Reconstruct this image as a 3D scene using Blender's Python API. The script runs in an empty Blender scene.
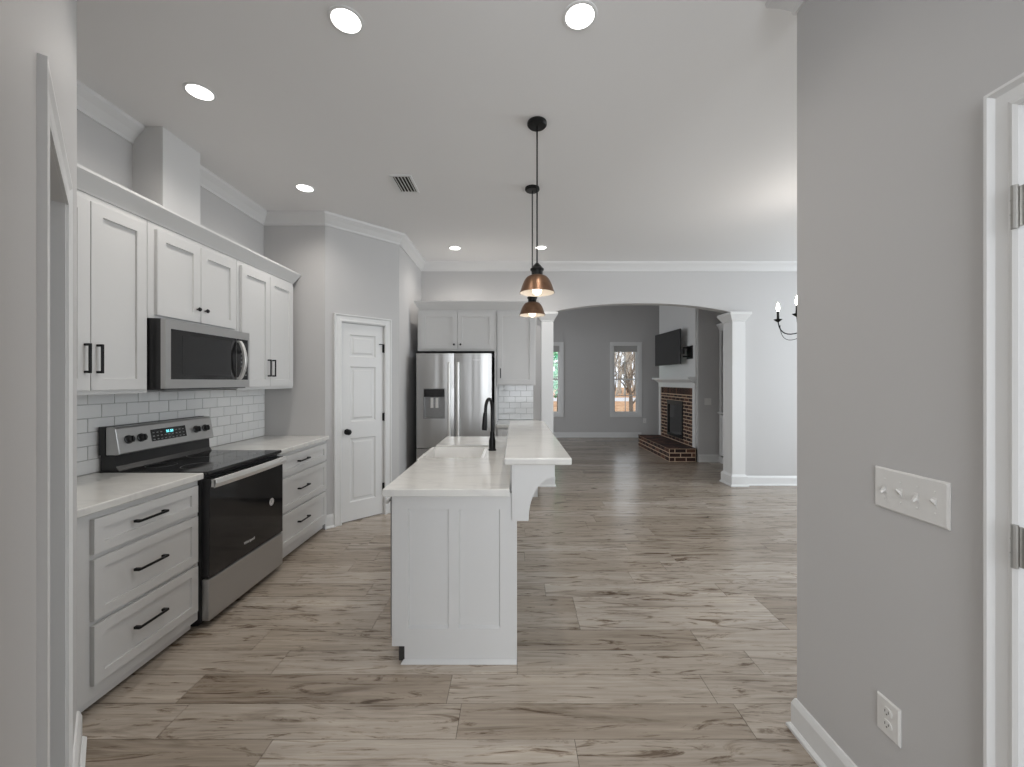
import bpy, bmesh, math, random
from mathutils import Vector, Matrix
random.seed(7)
SC = bpy.context.scene
COL = SC.collection
PI = math.pi

# ------------------------------------------------------------------ camera, world, exposure
EYE = 1.45
cd = bpy.data.cameras.new('camera'); cam = bpy.data.objects.new('camera', cd); COL.objects.link(cam)
cam.location = (0, 0, EYE); cam.rotation_euler = (PI / 2, 0, 0)
cd.sensor_width = 36; cd.lens = 405 / 1024 * 36
cd.shift_x = -2.5 / 1024; cd.shift_y = -2.5 / 1024
cd.clip_start = 0.02; cd.clip_end = 300
SC.camera = cam
SC.view_settings.view_transform = 'Standard'; SC.view_settings.look = 'None'
SC.view_settings.exposure = 0.0; SC.view_settings.gamma = 1; SC.view_settings.use_curve_mapping = False

wd = bpy.data.worlds.new('sky'); SC.world = wd; wd.use_nodes = True
bg = wd.node_tree.nodes['Background']; bg.inputs[0].default_value = (.86, .93, 1, 1); bg.inputs[1].default_value = 1.6

def area(name, loc, rot, sx, sy, power, color=(1, 1, 1)):
    l = bpy.data.lights.new(name, 'AREA'); l.shape = 'RECTANGLE'; l.size = sx; l.size_y = sy
    l.energy = power; l.color = color
    o = bpy.data.objects.new(name, l); COL.objects.link(o); o.location = loc; o.rotation_euler = rot
    return o
# added soft fill lamp behind the camera; daylight through the dining room window
area('fill_back', (.6, -3.75, 1.75), (PI / 2 + .2, 0, 0), 4.6, 2.3, 180, (.93, .965, 1))
area('daylight_dining', (6.15, 3.4, 1.7), (PI / 2, 0, PI / 2), 3.0, 2.2, 112, (.86, .94, 1))
area('fill_living_left', (-2.9, 8.2, 1.6), (PI / 2, 0, -PI / 2), 2.4, 2.0, 60, (.9, .95, 1))  # added fill lamp to brighten the living room; no window in this wall

# ------------------------------------------------------------------ materials
def nt(name):
    m = bpy.data.materials.new(name); m.use_nodes = True
    t = m.node_tree; return m, t, t.nodes['Principled BSDF']
def srgb(r, g, b):
    f = lambda c: (c / 255 / 12.92) if c / 255 <= .04045 else ((c / 255 + .055) / 1.055) ** 2.4
    return (f(r), f(g), f(b), 1)
def node(t, typ, **kw):
    n = t.nodes.new(typ)
    for k, v in kw.items():
        if isinstance(v, (int, float, str, tuple, bool)) and hasattr(n, k): setattr(n, k, v)
    return n
def paint(name, col, rough=.5, bump=.0, var=.03, scale=3, metal=0, spec=.5):
    m, t, p = nt(name)
    p.inputs['Roughness'].default_value = rough; p.inputs['Metallic'].default_value = metal
    p.inputs['Specular IOR Level'].default_value = spec
    tc = node(t, 'ShaderNodeTexCoord'); nz = node(t, 'ShaderNodeTexNoise'); nz.inputs['Scale'].default_value = scale
    nz.inputs['Detail'].default_value = 4
    t.links.new(tc.outputs['Object'], nz.inputs['Vector'])
    mx = node(t, 'ShaderNodeMix', data_type='RGBA')
    mx.inputs['A'].default_value = tuple(c * (1 - var) for c in col[:3]) + (1,)
    mx.inputs['B'].default_value = tuple(min(1, c * (1 + var)) for c in col[:3]) + (1,)
    t.links.new(nz.outputs['Fac'], mx.inputs['Factor']); t.links.new(mx.outputs['Result'], p.inputs['Base Color'])
    if bump:
        n2 = node(t, 'ShaderNodeTexNoise'); n2.inputs['Scale'].default_value = 180
        t.links.new(tc.outputs['Object'], n2.inputs['Vector'])
        b = node(t, 'ShaderNodeBump'); b.inputs['Strength'].default_value = bump; b.inputs['Distance'].default_value = .002
        t.links.new(n2.outputs['Fac'], b.inputs['Height']); t.links.new(b.outputs['Normal'], p.inputs['Normal'])
    return m
def glow(name, col, s):
    m, t, p = nt(name)
    p.inputs['Emission Color'].default_value = col; p.inputs['Emission Strength'].default_value = s
    p.inputs['Base Color'].default_value = (.8, .8, .8, 1); return m

M = {}
M['wall'] = paint('wall_paint', (.53, .522, .518, 1), .6, .06, .012, 2)
M['ceiling'] = paint('ceiling_paint', (.78, .772, .767, 1), .8, .05, .01, 2)
M['trim'] = paint('trim_paint', (.72, .72, .715, 1), .35, 0, .01)
M['crown'] = paint('crown_paint', (.66, .655, .65, 1), .5, 0, .01)
M['cab'] = paint('cabinet_paint', (.64, .637, .63, 1), .38, 0, .01)
M['black'] = paint('matte_black_metal', (.012, .012, .012, 1), .38, 0, .1, 20, .6)
M['enamel'] = paint('black_enamel', (.02, .02, .021, 1), .3, 0, .1, 10)
M['dark'] = paint('dark_recess', (.03, .028, .026, 1), .8)
M['white_plastic'] = paint('white_plastic', (.72, .71, .69, 1), .3, 0, .01)
M['porcelain'] = paint('white_porcelain', (.88, .87, .85, 1), .08, 0, .01)
M['grout'] = paint('tile_grout', (.42, .42, .41, 1), .9)
M['mortar'] = paint('tan_mortar', (.58, .43, .31, 1), .95, .2, .2, 30)
M['subfloor'] = paint('floor_seam', (.07, .055, .04, 1), .9)
M['shade_fabric'] = paint('shade_fabric', (.42, .41, .40, 1), .8)
M['tv'] = paint('screen_plastic', (.012, .012, .013, 1), .28, 0, .05)
M['red_button'] = paint('dark_brown_paint', (.05, .04, .035, 1), .6)
M['steel_hinge'] = paint('satin_nickel', (.45, .44, .42, 1), .3, 0, .05, 30, 1)
M['lens'] = glow('light_lens', (1, .97, .93, 1), 5)
M['bulb'] = glow('warm_bulb', (1, .84, .66, 1), 3)
M['flame_bulb'] = glow('candle_bulb', (1, .95, .85, 1), 9)
M['cyan'] = glow('display_digits', (.1, .8, .9, 1), 1.6)
M['asphalt'] = paint('pale_road', (.62, .60, .60, 1), .9, 0, .05, 1)

def bronze():
    m, t, p = nt('aged_bronze'); p.inputs['Metallic'].default_value = .75; p.inputs['Roughness'].default_value = .36
    tc = node(t, 'ShaderNodeTexCoord'); nz = node(t, 'ShaderNodeTexNoise'); nz.inputs['Scale'].default_value = 26
    r = node(t, 'ShaderNodeValToRGB'); r.color_ramp.elements[0].color = (.10, .052, .032, 1); r.color_ramp.elements[1].color = (.26, .15, .09, 1)
    t.links.new(tc.outputs['Object'], nz.inputs['Vector']); t.links.new(nz.outputs['Fac'], r.inputs['Fac'])
    t.links.new(r.outputs['Color'], p.inputs['Base Color']); return m
M['bronze'] = bronze()
M['liner'] = paint('white_enamel_liner', (.55, .52, .48, 1), .4)

def steel(name, axis, base=.50, rough=.34):
    """brushed stainless; axis = direction of the brushing"""
    m, t, p = nt(name); p.inputs['Metallic'].default_value = 1 if axis == 2 else .78
    tc = node(t, 'ShaderNodeTexCoord'); mp = node(t, 'ShaderNodeMapping')
    sc = [260, 260, 260]; sc[axis] = 3; mp.inputs['Scale'].default_value = sc
    nz = node(t, 'ShaderNodeTexNoise'); nz.inputs['Scale'].default_value = 1; nz.inputs['Detail'].default_value = 3
    t.links.new(tc.outputs['Object'], mp.inputs['Vector']); t.links.new(mp.outputs['Vector'], nz.inputs['Vector'])
    mr = node(t, 'ShaderNodeMapRange'); mr.inputs['To Min'].default_value = rough - .01; mr.inputs['To Max'].default_value = rough + .03
    t.links.new(nz.outputs['Fac'], mr.inputs['Value']); t.links.new(mr.outputs['Result'], p.inputs['Roughness'])
    mx = node(t, 'ShaderNodeMix', data_type='RGBA'); mx.inputs['A'].default_value = (base * .97, base * .965, base * .955, 1)
    mx.inputs['B'].default_value = (base * 1.03, base * 1.025, base * 1.015, 1)
    t.links.new(nz.outputs['Fac'], mx.inputs['Factor']); t.links.new(mx.outputs['Result'], p.inputs['Base Color'])
    mp2 = node(t, 'ShaderNodeMapping'); s2 = [5, 5, 5]; s2[axis] = .35; mp2.inputs['Scale'].default_value = s2
    n2 = node(t, 'ShaderNodeTexNoise'); n2.inputs['Scale'].default_value = 1.6; n2.inputs['Detail'].default_value = 1
    t.links.new(tc.outputs['Object'], mp2.inputs['Vector']); t.links.new(mp2.outputs['Vector'], n2.inputs['Vector'])
    b = node(t, 'ShaderNodeBump'); b.inputs['Strength'].default_value = .7 if axis == 2 else .04; b.inputs['Distance'].default_value = .012
    t.links.new(n2.outputs['Fac'], b.inputs['Height']); t.links.new(b.outputs['Normal'], p.inputs['Normal'])
    return m
M['steel_v'] = steel('brushed_steel_upright', 2)
M['steel_h'] = steel('brushed_steel_level', 1)
M['steel_bright'] = paint('polished_steel', (.80, .79, .77, 1), .34, 0, .03, 40, .75)
M['steel_mid'] = paint('dispenser_steel', (.30, .30, .30, 1), .35, 0, .08, 30, .8)

def black_glass():
    m, t, p = nt('black_glass'); p.inputs['Base Color'].default_value = (.012, .012, .013, 1)
    p.inputs['Roughness'].default_value = .06; p.inputs['Specular IOR Level'].default_value = .6
    tc = node(t, 'ShaderNodeTexCoord'); nz = node(t, 'ShaderNodeTexNoise'); nz.inputs['Scale'].default_value = 8
    mr = node(t, 'ShaderNodeMapRange'); mr.inputs['To Min'].default_value = .05; mr.inputs['To Max'].default_value = .1
    t.links.new(tc.outputs['Object'], nz.inputs['Vector']); t.links.new(nz.outputs['Fac'], mr.inputs['Value']); t.links.new(mr.outputs['Result'], p.inputs['Roughness'])
    return m
M['bglass'] = black_glass()

def pane():
    m, t, p = nt('window_glass'); t.nodes.remove(p)
    o = [n for n in t.nodes if n.type == 'OUTPUT_MATERIAL'][0]
    a = node(t, 'ShaderNodeBsdfTransparent'); g = node(t, 'ShaderNodeBsdfGlossy'); g.inputs['Roughness'].default_value = .03
    f = node(t, 'ShaderNodeFresnel'); f.inputs['IOR'].default_value = 1.45
    mx = node(t, 'ShaderNodeMixShader'); t.links.new(f.outputs[0], mx.inputs[0]); t.links.new(a.outputs[0], mx.inputs[1]); t.links.new(g.outputs[0], mx.inputs[2])
    t.links.new(mx.outputs[0], o.inputs['Surface']); return m
M['glass'] = pane()

def quartz():
    m, t, p = nt('white_quartz'); p.inputs['Roughness'].default_value = .16
    tc = node(t, 'ShaderNodeTexCoord'); mp = node(t, 'ShaderNodeMapping'); mp.inputs['Rotation'].default_value = (0, 0, .7); mp.inputs['Scale'].default_value = (1, 2.4, 1)
    nz = node(t, 'ShaderNodeTexNoise'); nz.inputs['Scale'].default_value = 1.7; nz.inputs['Detail'].default_value = 8; nz.inputs['Distortion'].default_value = 1.4
    r = node(t, 'ShaderNodeValToRGB'); e = r.color_ramp.elements
    e[0].position = .44; e[0].color = (.70, .69, .66, 1); e[1].position = .56; e[1].color = (.70, .69, .66, 1)
    k = r.color_ramp.elements.new(.5); k.color = (.645, .635, .615, 1)
    t.links.new(tc.outputs['Object'], mp.inputs['Vector']); t.links.new(mp.outputs['Vector'], nz.inputs['Vector'])
    t.links.new(nz.outputs['Fac'], r.inputs['Fac']); t.links.new(r.outputs['Color'], p.inputs['Base Color']); return m
M['quartz'] = quartz()

def tile():
    m, t, p = nt('glazed_white_tile'); p.inputs['Roughness'].default_value = .12
    g = node(t, 'ShaderNodeNewGeometry'); tc = node(t, 'ShaderNodeTexCoord')
    r = node(t, 'ShaderNodeValToRGB'); r.color_ramp.elements[0].color = (.74, .74, .735, 1); r.color_ramp.elements[1].color = (.80, .80, .79, 1)
    t.links.new(g.outputs['Random Per Island'], r.inputs['Fac']); t.links.new(r.outputs['Color'], p.inputs['Base Color'])
    nz = node(t, 'ShaderNodeTexNoise'); nz.inputs['Scale'].default_value = 14
    b = node(t, 'ShaderNodeBump'); b.inputs['Strength'].default_value = .12; b.inputs['Distance'].default_value = .01
    t.links.new(tc.outputs['Object'], nz.inputs['Vector']); t.links.new(nz.outputs['Fac'], b.inputs['Height']); t.links.new(b.outputs['Normal'], p.inputs['Normal'])
    return m
M['tile'] = tile()

def brick():
    m, t, p = nt('fired_brick'); p.inputs['Roughness'].default_value = .85
    g = node(t, 'ShaderNodeNewGeometry'); tc = node(t, 'ShaderNodeTexCoord')
    r = node(t, 'ShaderNodeValToRGB'); e = r.color_ramp.elements
    e[0].color = (.03, .016, .014, 1); e[1].color = (.17, .075, .045, 1)
    k = e.new(.55); k.color = (.055, .022, .018, 1)
    nz = node(t, 'ShaderNodeTexNoise'); nz.inputs['Scale'].default_value = 25
    mx = node(t, 'ShaderNodeMix', data_type='RGBA', blend_type='MULTIPLY'); mx.inputs['Factor'].default_value = .5
    t.links.new(g.outputs['Random Per Island'], r.inputs['Fac']); t.links.new(tc.outputs['Object'], nz.inputs['Vector'])
    t.links.new(r.outputs['Color'], mx.inputs['A']); t.links.new(nz.outputs['Color'], mx.inputs['B']); t.links.new(mx.outputs['Result'], p.inputs['Base Color'])
    return m
M['brick'] = brick()

def floor_mat():
    m, t, p = nt('oak_look_planks')
    L = t.links.new
    g = node(t, 'ShaderNodeNewGeometry'); tc = node(t, 'ShaderNodeTexCoord'); rnd = g.outputs['Random Per Island']
    sep = node(t, 'ShaderNodeSeparateXYZ'); L(tc.outputs['Object'], sep.inputs[0])
    def math_(op, a, b):
        n = node(t, 'ShaderNodeMath', operation=op)
        for i, v in enumerate((a, b)):
            if isinstance(v, (int, float)): n.inputs[i].default_value = v
            elif v is not None: L(v, n.inputs[i])
        return n.outputs[0]
    off = math_('MULTIPLY', rnd, 61.7)
    def vec(sx, sy):
        c = node(t, 'ShaderNodeCombineXYZ')
        L(math_('ADD', math_('MULTIPLY', sep.outputs[0], sx), off), c.inputs[0])
        L(math_('MULTIPLY', sep.outputs[1], sy), c.inputs[1]); L(off, c.inputs[2]); return c.outputs[0]
    def noise(v, det, rough=.5, dist=0):
        n = node(t, 'ShaderNodeTexNoise'); n.inputs['Scale'].default_value = 1; n.inputs['Detail'].default_value = det
        n.inputs['Roughness'].default_value = rough; n.inputs['Distortion'].default_value = dist; L(v, n.inputs['Vector']); return n.outputs['Fac']
    def ramp(f, stops):
        r = node(t, 'ShaderNodeValToRGB'); e = r.color_ramp.elements
        e[0].position, e[0].color = stops[0]; e[1].position, e[1].color = stops[-1]
        for s in stops[1:-1]:
            k = e.new(s[0]); k.color = s[1]
        L(f, r.inputs['Fac']); return r.outputs['Color']
    def mix(a, b, f, bt='MULTIPLY'):
        n = node(t, 'ShaderNodeMix', data_type='RGBA', blend_type=bt)
        if isinstance(f, float): n.inputs['Factor'].default_value = f
        else: L(f, n.inputs['Factor'])
        L(a, n.inputs['A']); L(b, n.inputs['B']); return n.outputs['Result']
    base = ramp(rnd, [(0, (.30, .25, .20, 1)), (.35, (.37, .318, .262, 1)), (.75, (.40, .35, .297, 1)), (1, (.47, .42, .365, 1))])
    broad = ramp(noise(vec(1.3, 11), 5, .62, 1.0), [(.3, (.50, .46, .42, 1)), (.46, (.95, .94, .93, 1)), (.56, (1, 1, 1, 1)), (.72, (1.2, 1.19, 1.17, 1))])
    fine = ramp(noise(vec(2.2, 70), 6, .65, .4), [(.3, (.78, .76, .74, 1)), (.7, (1.14, 1.14, 1.14, 1))])
    crack = ramp(noise(vec(1.9, 13), 9, .66, 3.0), [(.345, (.30, .24, .19, 1)), (.415, (.74, .70, .66, 1)), (.46, (1, 1, 1, 1))])
    c = mix(mix(mix(base, broad, .95), fine, .9), crack, .95)
    L(c, p.inputs['Base Color'])
    rr = node(t, 'ShaderNodeMapRange'); rr.inputs['To Min'].default_value = .14; rr.inputs['To Max'].default_value = .30
    L(noise(vec(4, 60), 3), rr.inputs['Value']); L(rr.outputs['Result'], p.inputs['Roughness'])
    b = node(t, 'ShaderNodeBump'); b.inputs['Strength'].default_value = .10; b.inputs['Distance'].default_value = .004
    L(noise(vec(4, 110), 3), b.inputs['Height']); L(b.outputs['Normal'], p.inputs['Normal'])
    return m
M['floor'] = floor_mat()

def ramp_mat(name, scale, stops, rough=.9, detail=6):
    m, t, p = nt(name); p.inputs['Roughness'].default_value = rough
    tc = node(t, 'ShaderNodeTexCoord'); nz = node(t, 'ShaderNodeTexNoise'); nz.inputs['Scale'].default_value = scale; nz.inputs['Detail'].default_value = detail
    r = node(t, 'ShaderNodeValToRGB'); e = r.color_ramp.elements
    e[0].position, e[0].color = stops[0]; e[1].position, e[1].color = stops[-1]
    for s in stops[1:-1]:
        k = e.new(s[0]); k.color = s[1]
    t.links.new(tc.outputs['Object'], nz.inputs['Vector']); t.links.new(nz.outputs['Fac'], r.inputs['Fac']); t.links.new(r.outputs['Color'], p.inputs['Base Color'])
    return m
M['leaves'] = ramp_mat('fallen_leaves', 3, [(.35, (.30, .13, .06, 1)), (.5, (.55, .29, .14, 1)), (.65, (.68, .44, .25, 1))])
M['bark'] = ramp_mat('grey_bark', 12, [(.3, (.10, .085, .07, 1)), (.7, (.30, .26, .22, 1))])
M['bark_pale'] = ramp_mat('pale_bark', 4, [(.3, (.36, .33, .28, 1)), (.7, (.68, .64, .56, 1))])
M['needle'] = ramp_mat('evergreen_needles', 6, [(.3, (.02, .20, .10, 1)), (.5, (.10, .52, .26, 1)), (.65, (.42, .80, .45, 1))])

# ------------------------------------------------------------------ geometry helpers
def world_of(o):
    m = Matrix.Identity(4)
    while o is not None:
        m = (Matrix.Translation(o.location) @ o.rotation_euler.to_matrix().to_4x4()) @ m
        o = o.parent
    return m
class MB:
    def __init__(s, xf=None):
        s.bm = bmesh.new(); s.xf = xf or Matrix.Identity(4)
    def v(s, p): return s.bm.verts.new(s.xf @ Vector(p))
    def box(s, x0, x1, y0, y1, z0, z1):
        P = [s.v((x, y, z)) for z in (z0, z1) for y in (y0, y1) for x in (x0, x1)]
        for f in ((0, 1, 3, 2), (4, 5, 7, 6), (0, 1, 5, 4), (2, 3, 7, 6), (0, 2, 6, 4), (1, 3, 7, 5)):
            s.bm.faces.new([P[i] for i in f])
        return s
    def loft(s, rings, caps=True, closed=True):
        R = [[s.v(p) for p in r] for r in rings]; n = len(R[0])
        for a, b in zip(R, R[1:]):
            for i in range(n if closed else n - 1):
                j = (i + 1) % n; s.bm.faces.new((a[i], a[j], b[j], b[i]))
        if caps: s.bm.faces.new(R[0][::-1]); s.bm.faces.new(R[-1])
        return s
    def prism(s, poly, axis, a, b):
        """poly: 2-D points in the other two axes (in order), extruded along axis from a to b"""
        def mk(p, t): q = list(p); q.insert(axis, t); return q
        return s.loft([[mk(p, a) for p in poly], [mk(p, b) for p in poly]])
    def tube(s, pts, r, n=10, caps=True):
        pts = [Vector(p) for p in pts]; rs = r if isinstance(r, (list, tuple)) else [r] * len(pts)
        rings = []; up = None
        for i, p in enumerate(pts):
            d = (pts[min(i + 1, len(pts) - 1)] - pts[max(i - 1, 0)]).normalized()
            if up is None: up = Vector((0, 0, 1)) if abs(d.z) < .9 else Vector((1, 0, 0))
            u = (up - d * up.dot(d)).normalized(); w = d.cross(u); up = u
            rings.append([p + (u * math.cos(2 * PI * k / n) + w * math.sin(2 * PI * k / n)) * rs[i] for k in range(n)])
        return s.loft(rings, caps)
    def lathe(s, prof, c, n=28, axis=2, caps=True):
        rings = []
        for r, h in prof:
            ring = []
            for k in range(n):
                a = 2 * PI * k / n; q = [math.cos(a) * r, math.sin(a) * r]; q.insert(axis, h)
                ring.append(Vector(c) + Vector(q))
            rings.append(ring)
        return s.loft(rings, caps)
    def build(s, name, mat, parent=None, bevel=0, smooth=False, kind=None, label=None, seg=2):
        bmesh.ops.recalc_face_normals(s.bm, faces=s.bm.faces)
        if parent is not None: s.bm.transform(world_of(parent).inverted())
        if smooth:
            for f in s.bm.faces: f.smooth = True
        me = bpy.data.meshes.new(name); s.bm.to_mesh(me); s.bm.free()
        me.materials.append(M[mat]); o = bpy.data.objects.new(name, me); COL.objects.link(o); o.parent = parent
        if smooth:
            try: me.set_sharp_from_angle(angle=math.radians(38))
            except Exception: pass
        if bevel:
            b = o.modifiers.new('bevel', 'BEVEL'); b.width = bevel; b.segments = seg; b.limit_method = 'ANGLE'; b.angle_limit = math.radians(40)
        if kind: o['kind'] = kind
        if label: o['label'] = label
        return o
def tag(o, label, cat, group=None):
    o['label'] = label; o['category'] = cat
    if group: o['group'] = group
    return o
def thing(name, label, cat, loc, rz=0, group=None):
    o = bpy.data.objects.new(name, None); COL.objects.link(o); o.location = loc; o.rotation_euler = (0, 0, rz)
    o.empty_display_size = .1
    return tag(o, label, cat, group)
def struct_empty(name, loc, label=None):
    o = bpy.data.objects.new(name, None); COL.objects.link(o); o.location = loc; o['kind'] = 'structure'; o.empty_display_size = .1
    if label: o['label'] = label
    return o
def S(mb, name, mat, **k): return mb.build(name, mat, kind='structure', **k)

def frame(o, a, b):
    """matrix taking local (a = along, b = outward, c = up) to world"""
    a = Vector(a).normalized(); b = Vector(b).normalized()
    m = Matrix.Identity(4)
    for i in range(3): m[i][0] = a[i]; m[i][1] = b[i]; m[i][2] = (0, 0, 1)[i]; m[i][3] = o[i]
    return m
def shaker(name, parent, xf, a0, a1, c0, c1, b0=0, th=.02, rail=.058, mat='cab'):
    """recessed-panel door or drawer front"""
    mb = MB(xf); r_ = rail; d = b0 + th; e = d - .011
    def ring(o, b): return [(a0 + o, b, c0 + o), (a1 - o, b, c0 + o), (a1 - o, b, c1 - o), (a0 + o, b, c1 - o)]
    mb.loft([ring(0, b0), ring(0, d - .001), ring(.001, d), ring(r_, d), ring(r_ + .0015, e), ring(r_ + .004, e)])
    return mb.build(name, mat, parent)
def pull(parent, xf, a, c, length, vertical, b0=.02):
    mb = MB(xf); h = length / 2; w = .0055; d = .032
    if vertical:
        mb.box(a - w, a + w, b0 + d - .009, b0 + d, c - h, c + h)
        for q in (c - h + .006, c + h - .006): mb.box(a - w, a + w, b0, b0 + d - .004, q - .006, q + .006)
    else:
        mb.box(a - h, a + h, b0 + d - .009, b0 + d, c - w, c + w)
        for q in (a - h + .006, a + h - .006): mb.box(q - .008, q + .008, b0, b0 + d - .004, c - w - .001, c + w + .001)
    return mb.build('handle', 'black', parent, bevel=.0018, label='matte black bar handle')
def cab_knob(parent, xf, a, c, b0=.02, r=.014):
    mb = MB(xf); n = 16; rings = []
    for rr, b in ((.005, b0), (.005, b0 + .012), (r * .8, b0 + .015), (r, b0 + .021), (r * .75, b0 + .027), (.002, b0 + .029)):
        rings.append([(a + rr * math.cos(2 * PI * k / n), b, c + rr * math.sin(2 * PI * k / n)) for k in range(n)])
    mb.loft(rings); return mb.build('knob', 'black', parent, smooth=True, label='round matte black knob')

# ------------------------------------------------------------------ room shell
H = 3.09; HL = 3.7
WX = -2.46           # range wall
YA = 3.976           # return wall beside the pantry
P1 = (-1.86, YA); P2 = (-1.295, YA + .565)     # 45 degree pantry wall
YF = 5.63; YB = 10.41; RX = 1.172

# floor: every plank a strip, one mesh
mb = MB(); w = .1805; gap = .0011; y = 1.82 - w * 30; row = 0
while y < YB + .1:
    x = -3.2 - random.random() * 1.2
    while x < 6.1:
        x1 = x + 1.22
        a, b = max(x, -3.2), min(x1, 6.1)
        if b - a > .05:
            mb.box(a + gap, b - gap, y + gap, y + w - gap, -.012, 0)
        x = x1
    y += w; row += 1
S(mb, 'floor', 'floor', label='grey brown wood-look plank floor')
S(MB().box(-3.3, 6.15, -3.7, YB + .15, -.2, -.0035), 'floor.001', 'subfloor')
# ceilings
S(MB().box(-3.3, 6.1, -3.7, YF + .07, H, H + .12), 'ceiling', 'ceiling')
S(MB().box(-3.3, 6.1, YF + .07, YB + .15, HL, HL + .12), 'ceiling.001', 'ceiling')
# walls of the kitchen
S(MB().box(WX - .12, WX, 1.62, YA + .12, 0, H), 'wall_left', 'wall')
S(MB().box(WX, P1[0], YA, YA + .12, 0, H), 'wall_pantry_return', 'wall')
D45 = (1 / math.sqrt(2), 1 / math.sqrt(2), 0); N45 = (1 / math.sqrt(2), -1 / math.sqrt(2), 0)
XP = frame((P1[0], P1[1], 0), D45, N45); LP = .565 * math.sqrt(2)
A0, A1 = .165, .615      # pantry door slab along the angled wall
mb = MB(XP); mb.box(0, A0 - .012, -.12, 0, 0, H); mb.box(A1 + .012, LP, -.12, 0, 0, H); mb.box(A0 - .012, A1 + .012, -.12, 0, 2.055, H)
S(mb, 'wall_pantry', 'wall')
S(MB().box(P2[0] - .12, P2[0], P2[1], YF, 0, H), 'wall_fridge_side', 'wall')
# soffit chase above the wall cabinets
S(MB().box(WX, -2.265, 2.608, 2.92, 2.40, H), 'wall_chase', 'crown', label='boxed vent chase above the cabinets')

# far wall with the flat arch
AX0, AX1, ZS, ZT = .50, 3.02, 2.405, 2.53
n = 40; T0, T1 = YF, YF + .14
mb = MB(); mb.box(-3.3, AX0, T0, T1, 0, HL); mb.box(AX1, 6.1, T0, T1, 0, HL)
def arch(x):
    t = (2 * x - AX0 - AX1) / (AX1 - AX0); return ZS + (ZT - ZS) * (1 - abs(t) ** 2.3)
xs = [AX0 + (AX1 - AX0) * i / n for i in range(n + 1)]
mb.prism([(x, arch(x)) for x in xs] + [(AX1, HL), (AX0, HL)], 1, T0, T1)
S(mb, 'wall_far', 'wall', label='grey wall with a wide flat arch')

# living room shell
S(MB().box(-3.3, -3.2, T1, YB + .12, 0, HL), 'wall_living_left', 'wall')
WIN = [(.447, 1.262), (2.455, 3.27)]; WZ0, WZ1 = .525, 2.45
W = .075
mb = MB(); x = -3.3
for a, b in WIN:
    mb.box(x, a + W, YB, YB + .14, 0, HL); mb.box(a + W, b - W, YB, YB + .14, 0, WZ0 + W); mb.box(a + W, b - W, YB, YB + .14, WZ1 - W, HL); x = b - W
mb.box(x, 6.1, YB, YB + .14, 0, HL)
S(mb, 'wall_back', 'wall', label='grey living room wall with two tall windows')
BX = 3.26; BY0, BY1 = 7.30, 9.12       # chimney breast
FY0, FY1, FZ0, FZ1 = 7.86, 8.64, .3127, 1.0574   # firebox
SY0, SY1, SZ1 = 7.40, 9.04, 1.32       # brick surround
mb = MB()
mb.box(BX, 4.0, BY0, BY1, 1.33, HL)
S(mb, 'wall_chimney', 'trim', label='pale chimney breast above the fireplace')
S(MB().box(3.86, 3.98, T1, YB, 0, HL), 'wall_living_right', 'wall')
S(MB().box(BX + .1, 3.86, BY0, BY0 + .1, 0, 1.33).box(BX + .1, 3.86, BY1 - .1, BY1, 0, 1.33), 'wall_chimney_side', 'wall')
# gray return between chimney breast and bookcase
S(MB().box(BX + .03, 3.86, BY0 - .04, BY0 - .001, 0, HL), 'wall_alcove', 'wall')

# right partition with a cased doorway
DY0, DY1 = .12, .928
mb = MB(); mb.box(RX, RX + .12, DY1, 1.68, 0, H); mb.box(RX, RX + .12, -.7, DY0, 0, H); mb.box(RX, RX + .12, DY0, DY1, 2.09, H)
S(mb, 'wall_right', 'wall')
# 45 degree wall on the left with a cased opening
C45 = -.13
E1 = (-1.748, 1.6175)
A45 = (.7061, -.7081, 0); B45 = (.7081, .7061, 0)
XL = frame((E1[0], E1[1], 0), A45, B45)     # a runs towards the camera from the far corner
LEN = 1.86; O0, O1 = .617, 1.157
mb = MB(XL); mb.box(0, O0, -.12, 0, 0, H); mb.box(O1, LEN, -.12, 0, 0, H); mb.box(O0, O1, -.12, 0, 1.98, H)
S(mb, 'wall_angled', 'wall', label='angled wall with a cased opening, close on the left')
S(MB().box(WX - .12, -1.80, 1.50, 1.62, 0, H), 'wall_cabinet_end', 'wall')
# rest of the rooms around the camera
S(MB(XL).box(LEN, LEN + .12, -3.4, 0, 0, H), 'wall_light_block', 'wall')  # unseen wall added to block the rear lamp from the cased opening
mb = MB(); mb.box(-3.3, -1.7, -3.7, -3.58, 0, H); mb.box(2.9, 6.1, -3.7, -3.58, 0, H); mb.box(-1.7, 2.9, -3.7, -3.58, 0, .6); mb.box(-1.7, 2.9, -3.7, -3.58, 2.9, H)
S(mb, 'wall_rear', 'wall')
S(MB().box(-3.3, -3.18, -3.58, 1.6, 0, H), 'wall_rear_left', 'wall')
mb = MB(); mb.box(5.95, 6.07, -3.58, 1.9, 0, H); mb.box(5.95, 6.07, 4.9, YF, 0, H); mb.box(5.95, 6.07, 1.9, 4.9, 0, .6); mb.box(5.95, 6.07, 1.9, 4.9, 2.8, H)
S(mb, 'wall_dining', 'wall')

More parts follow.
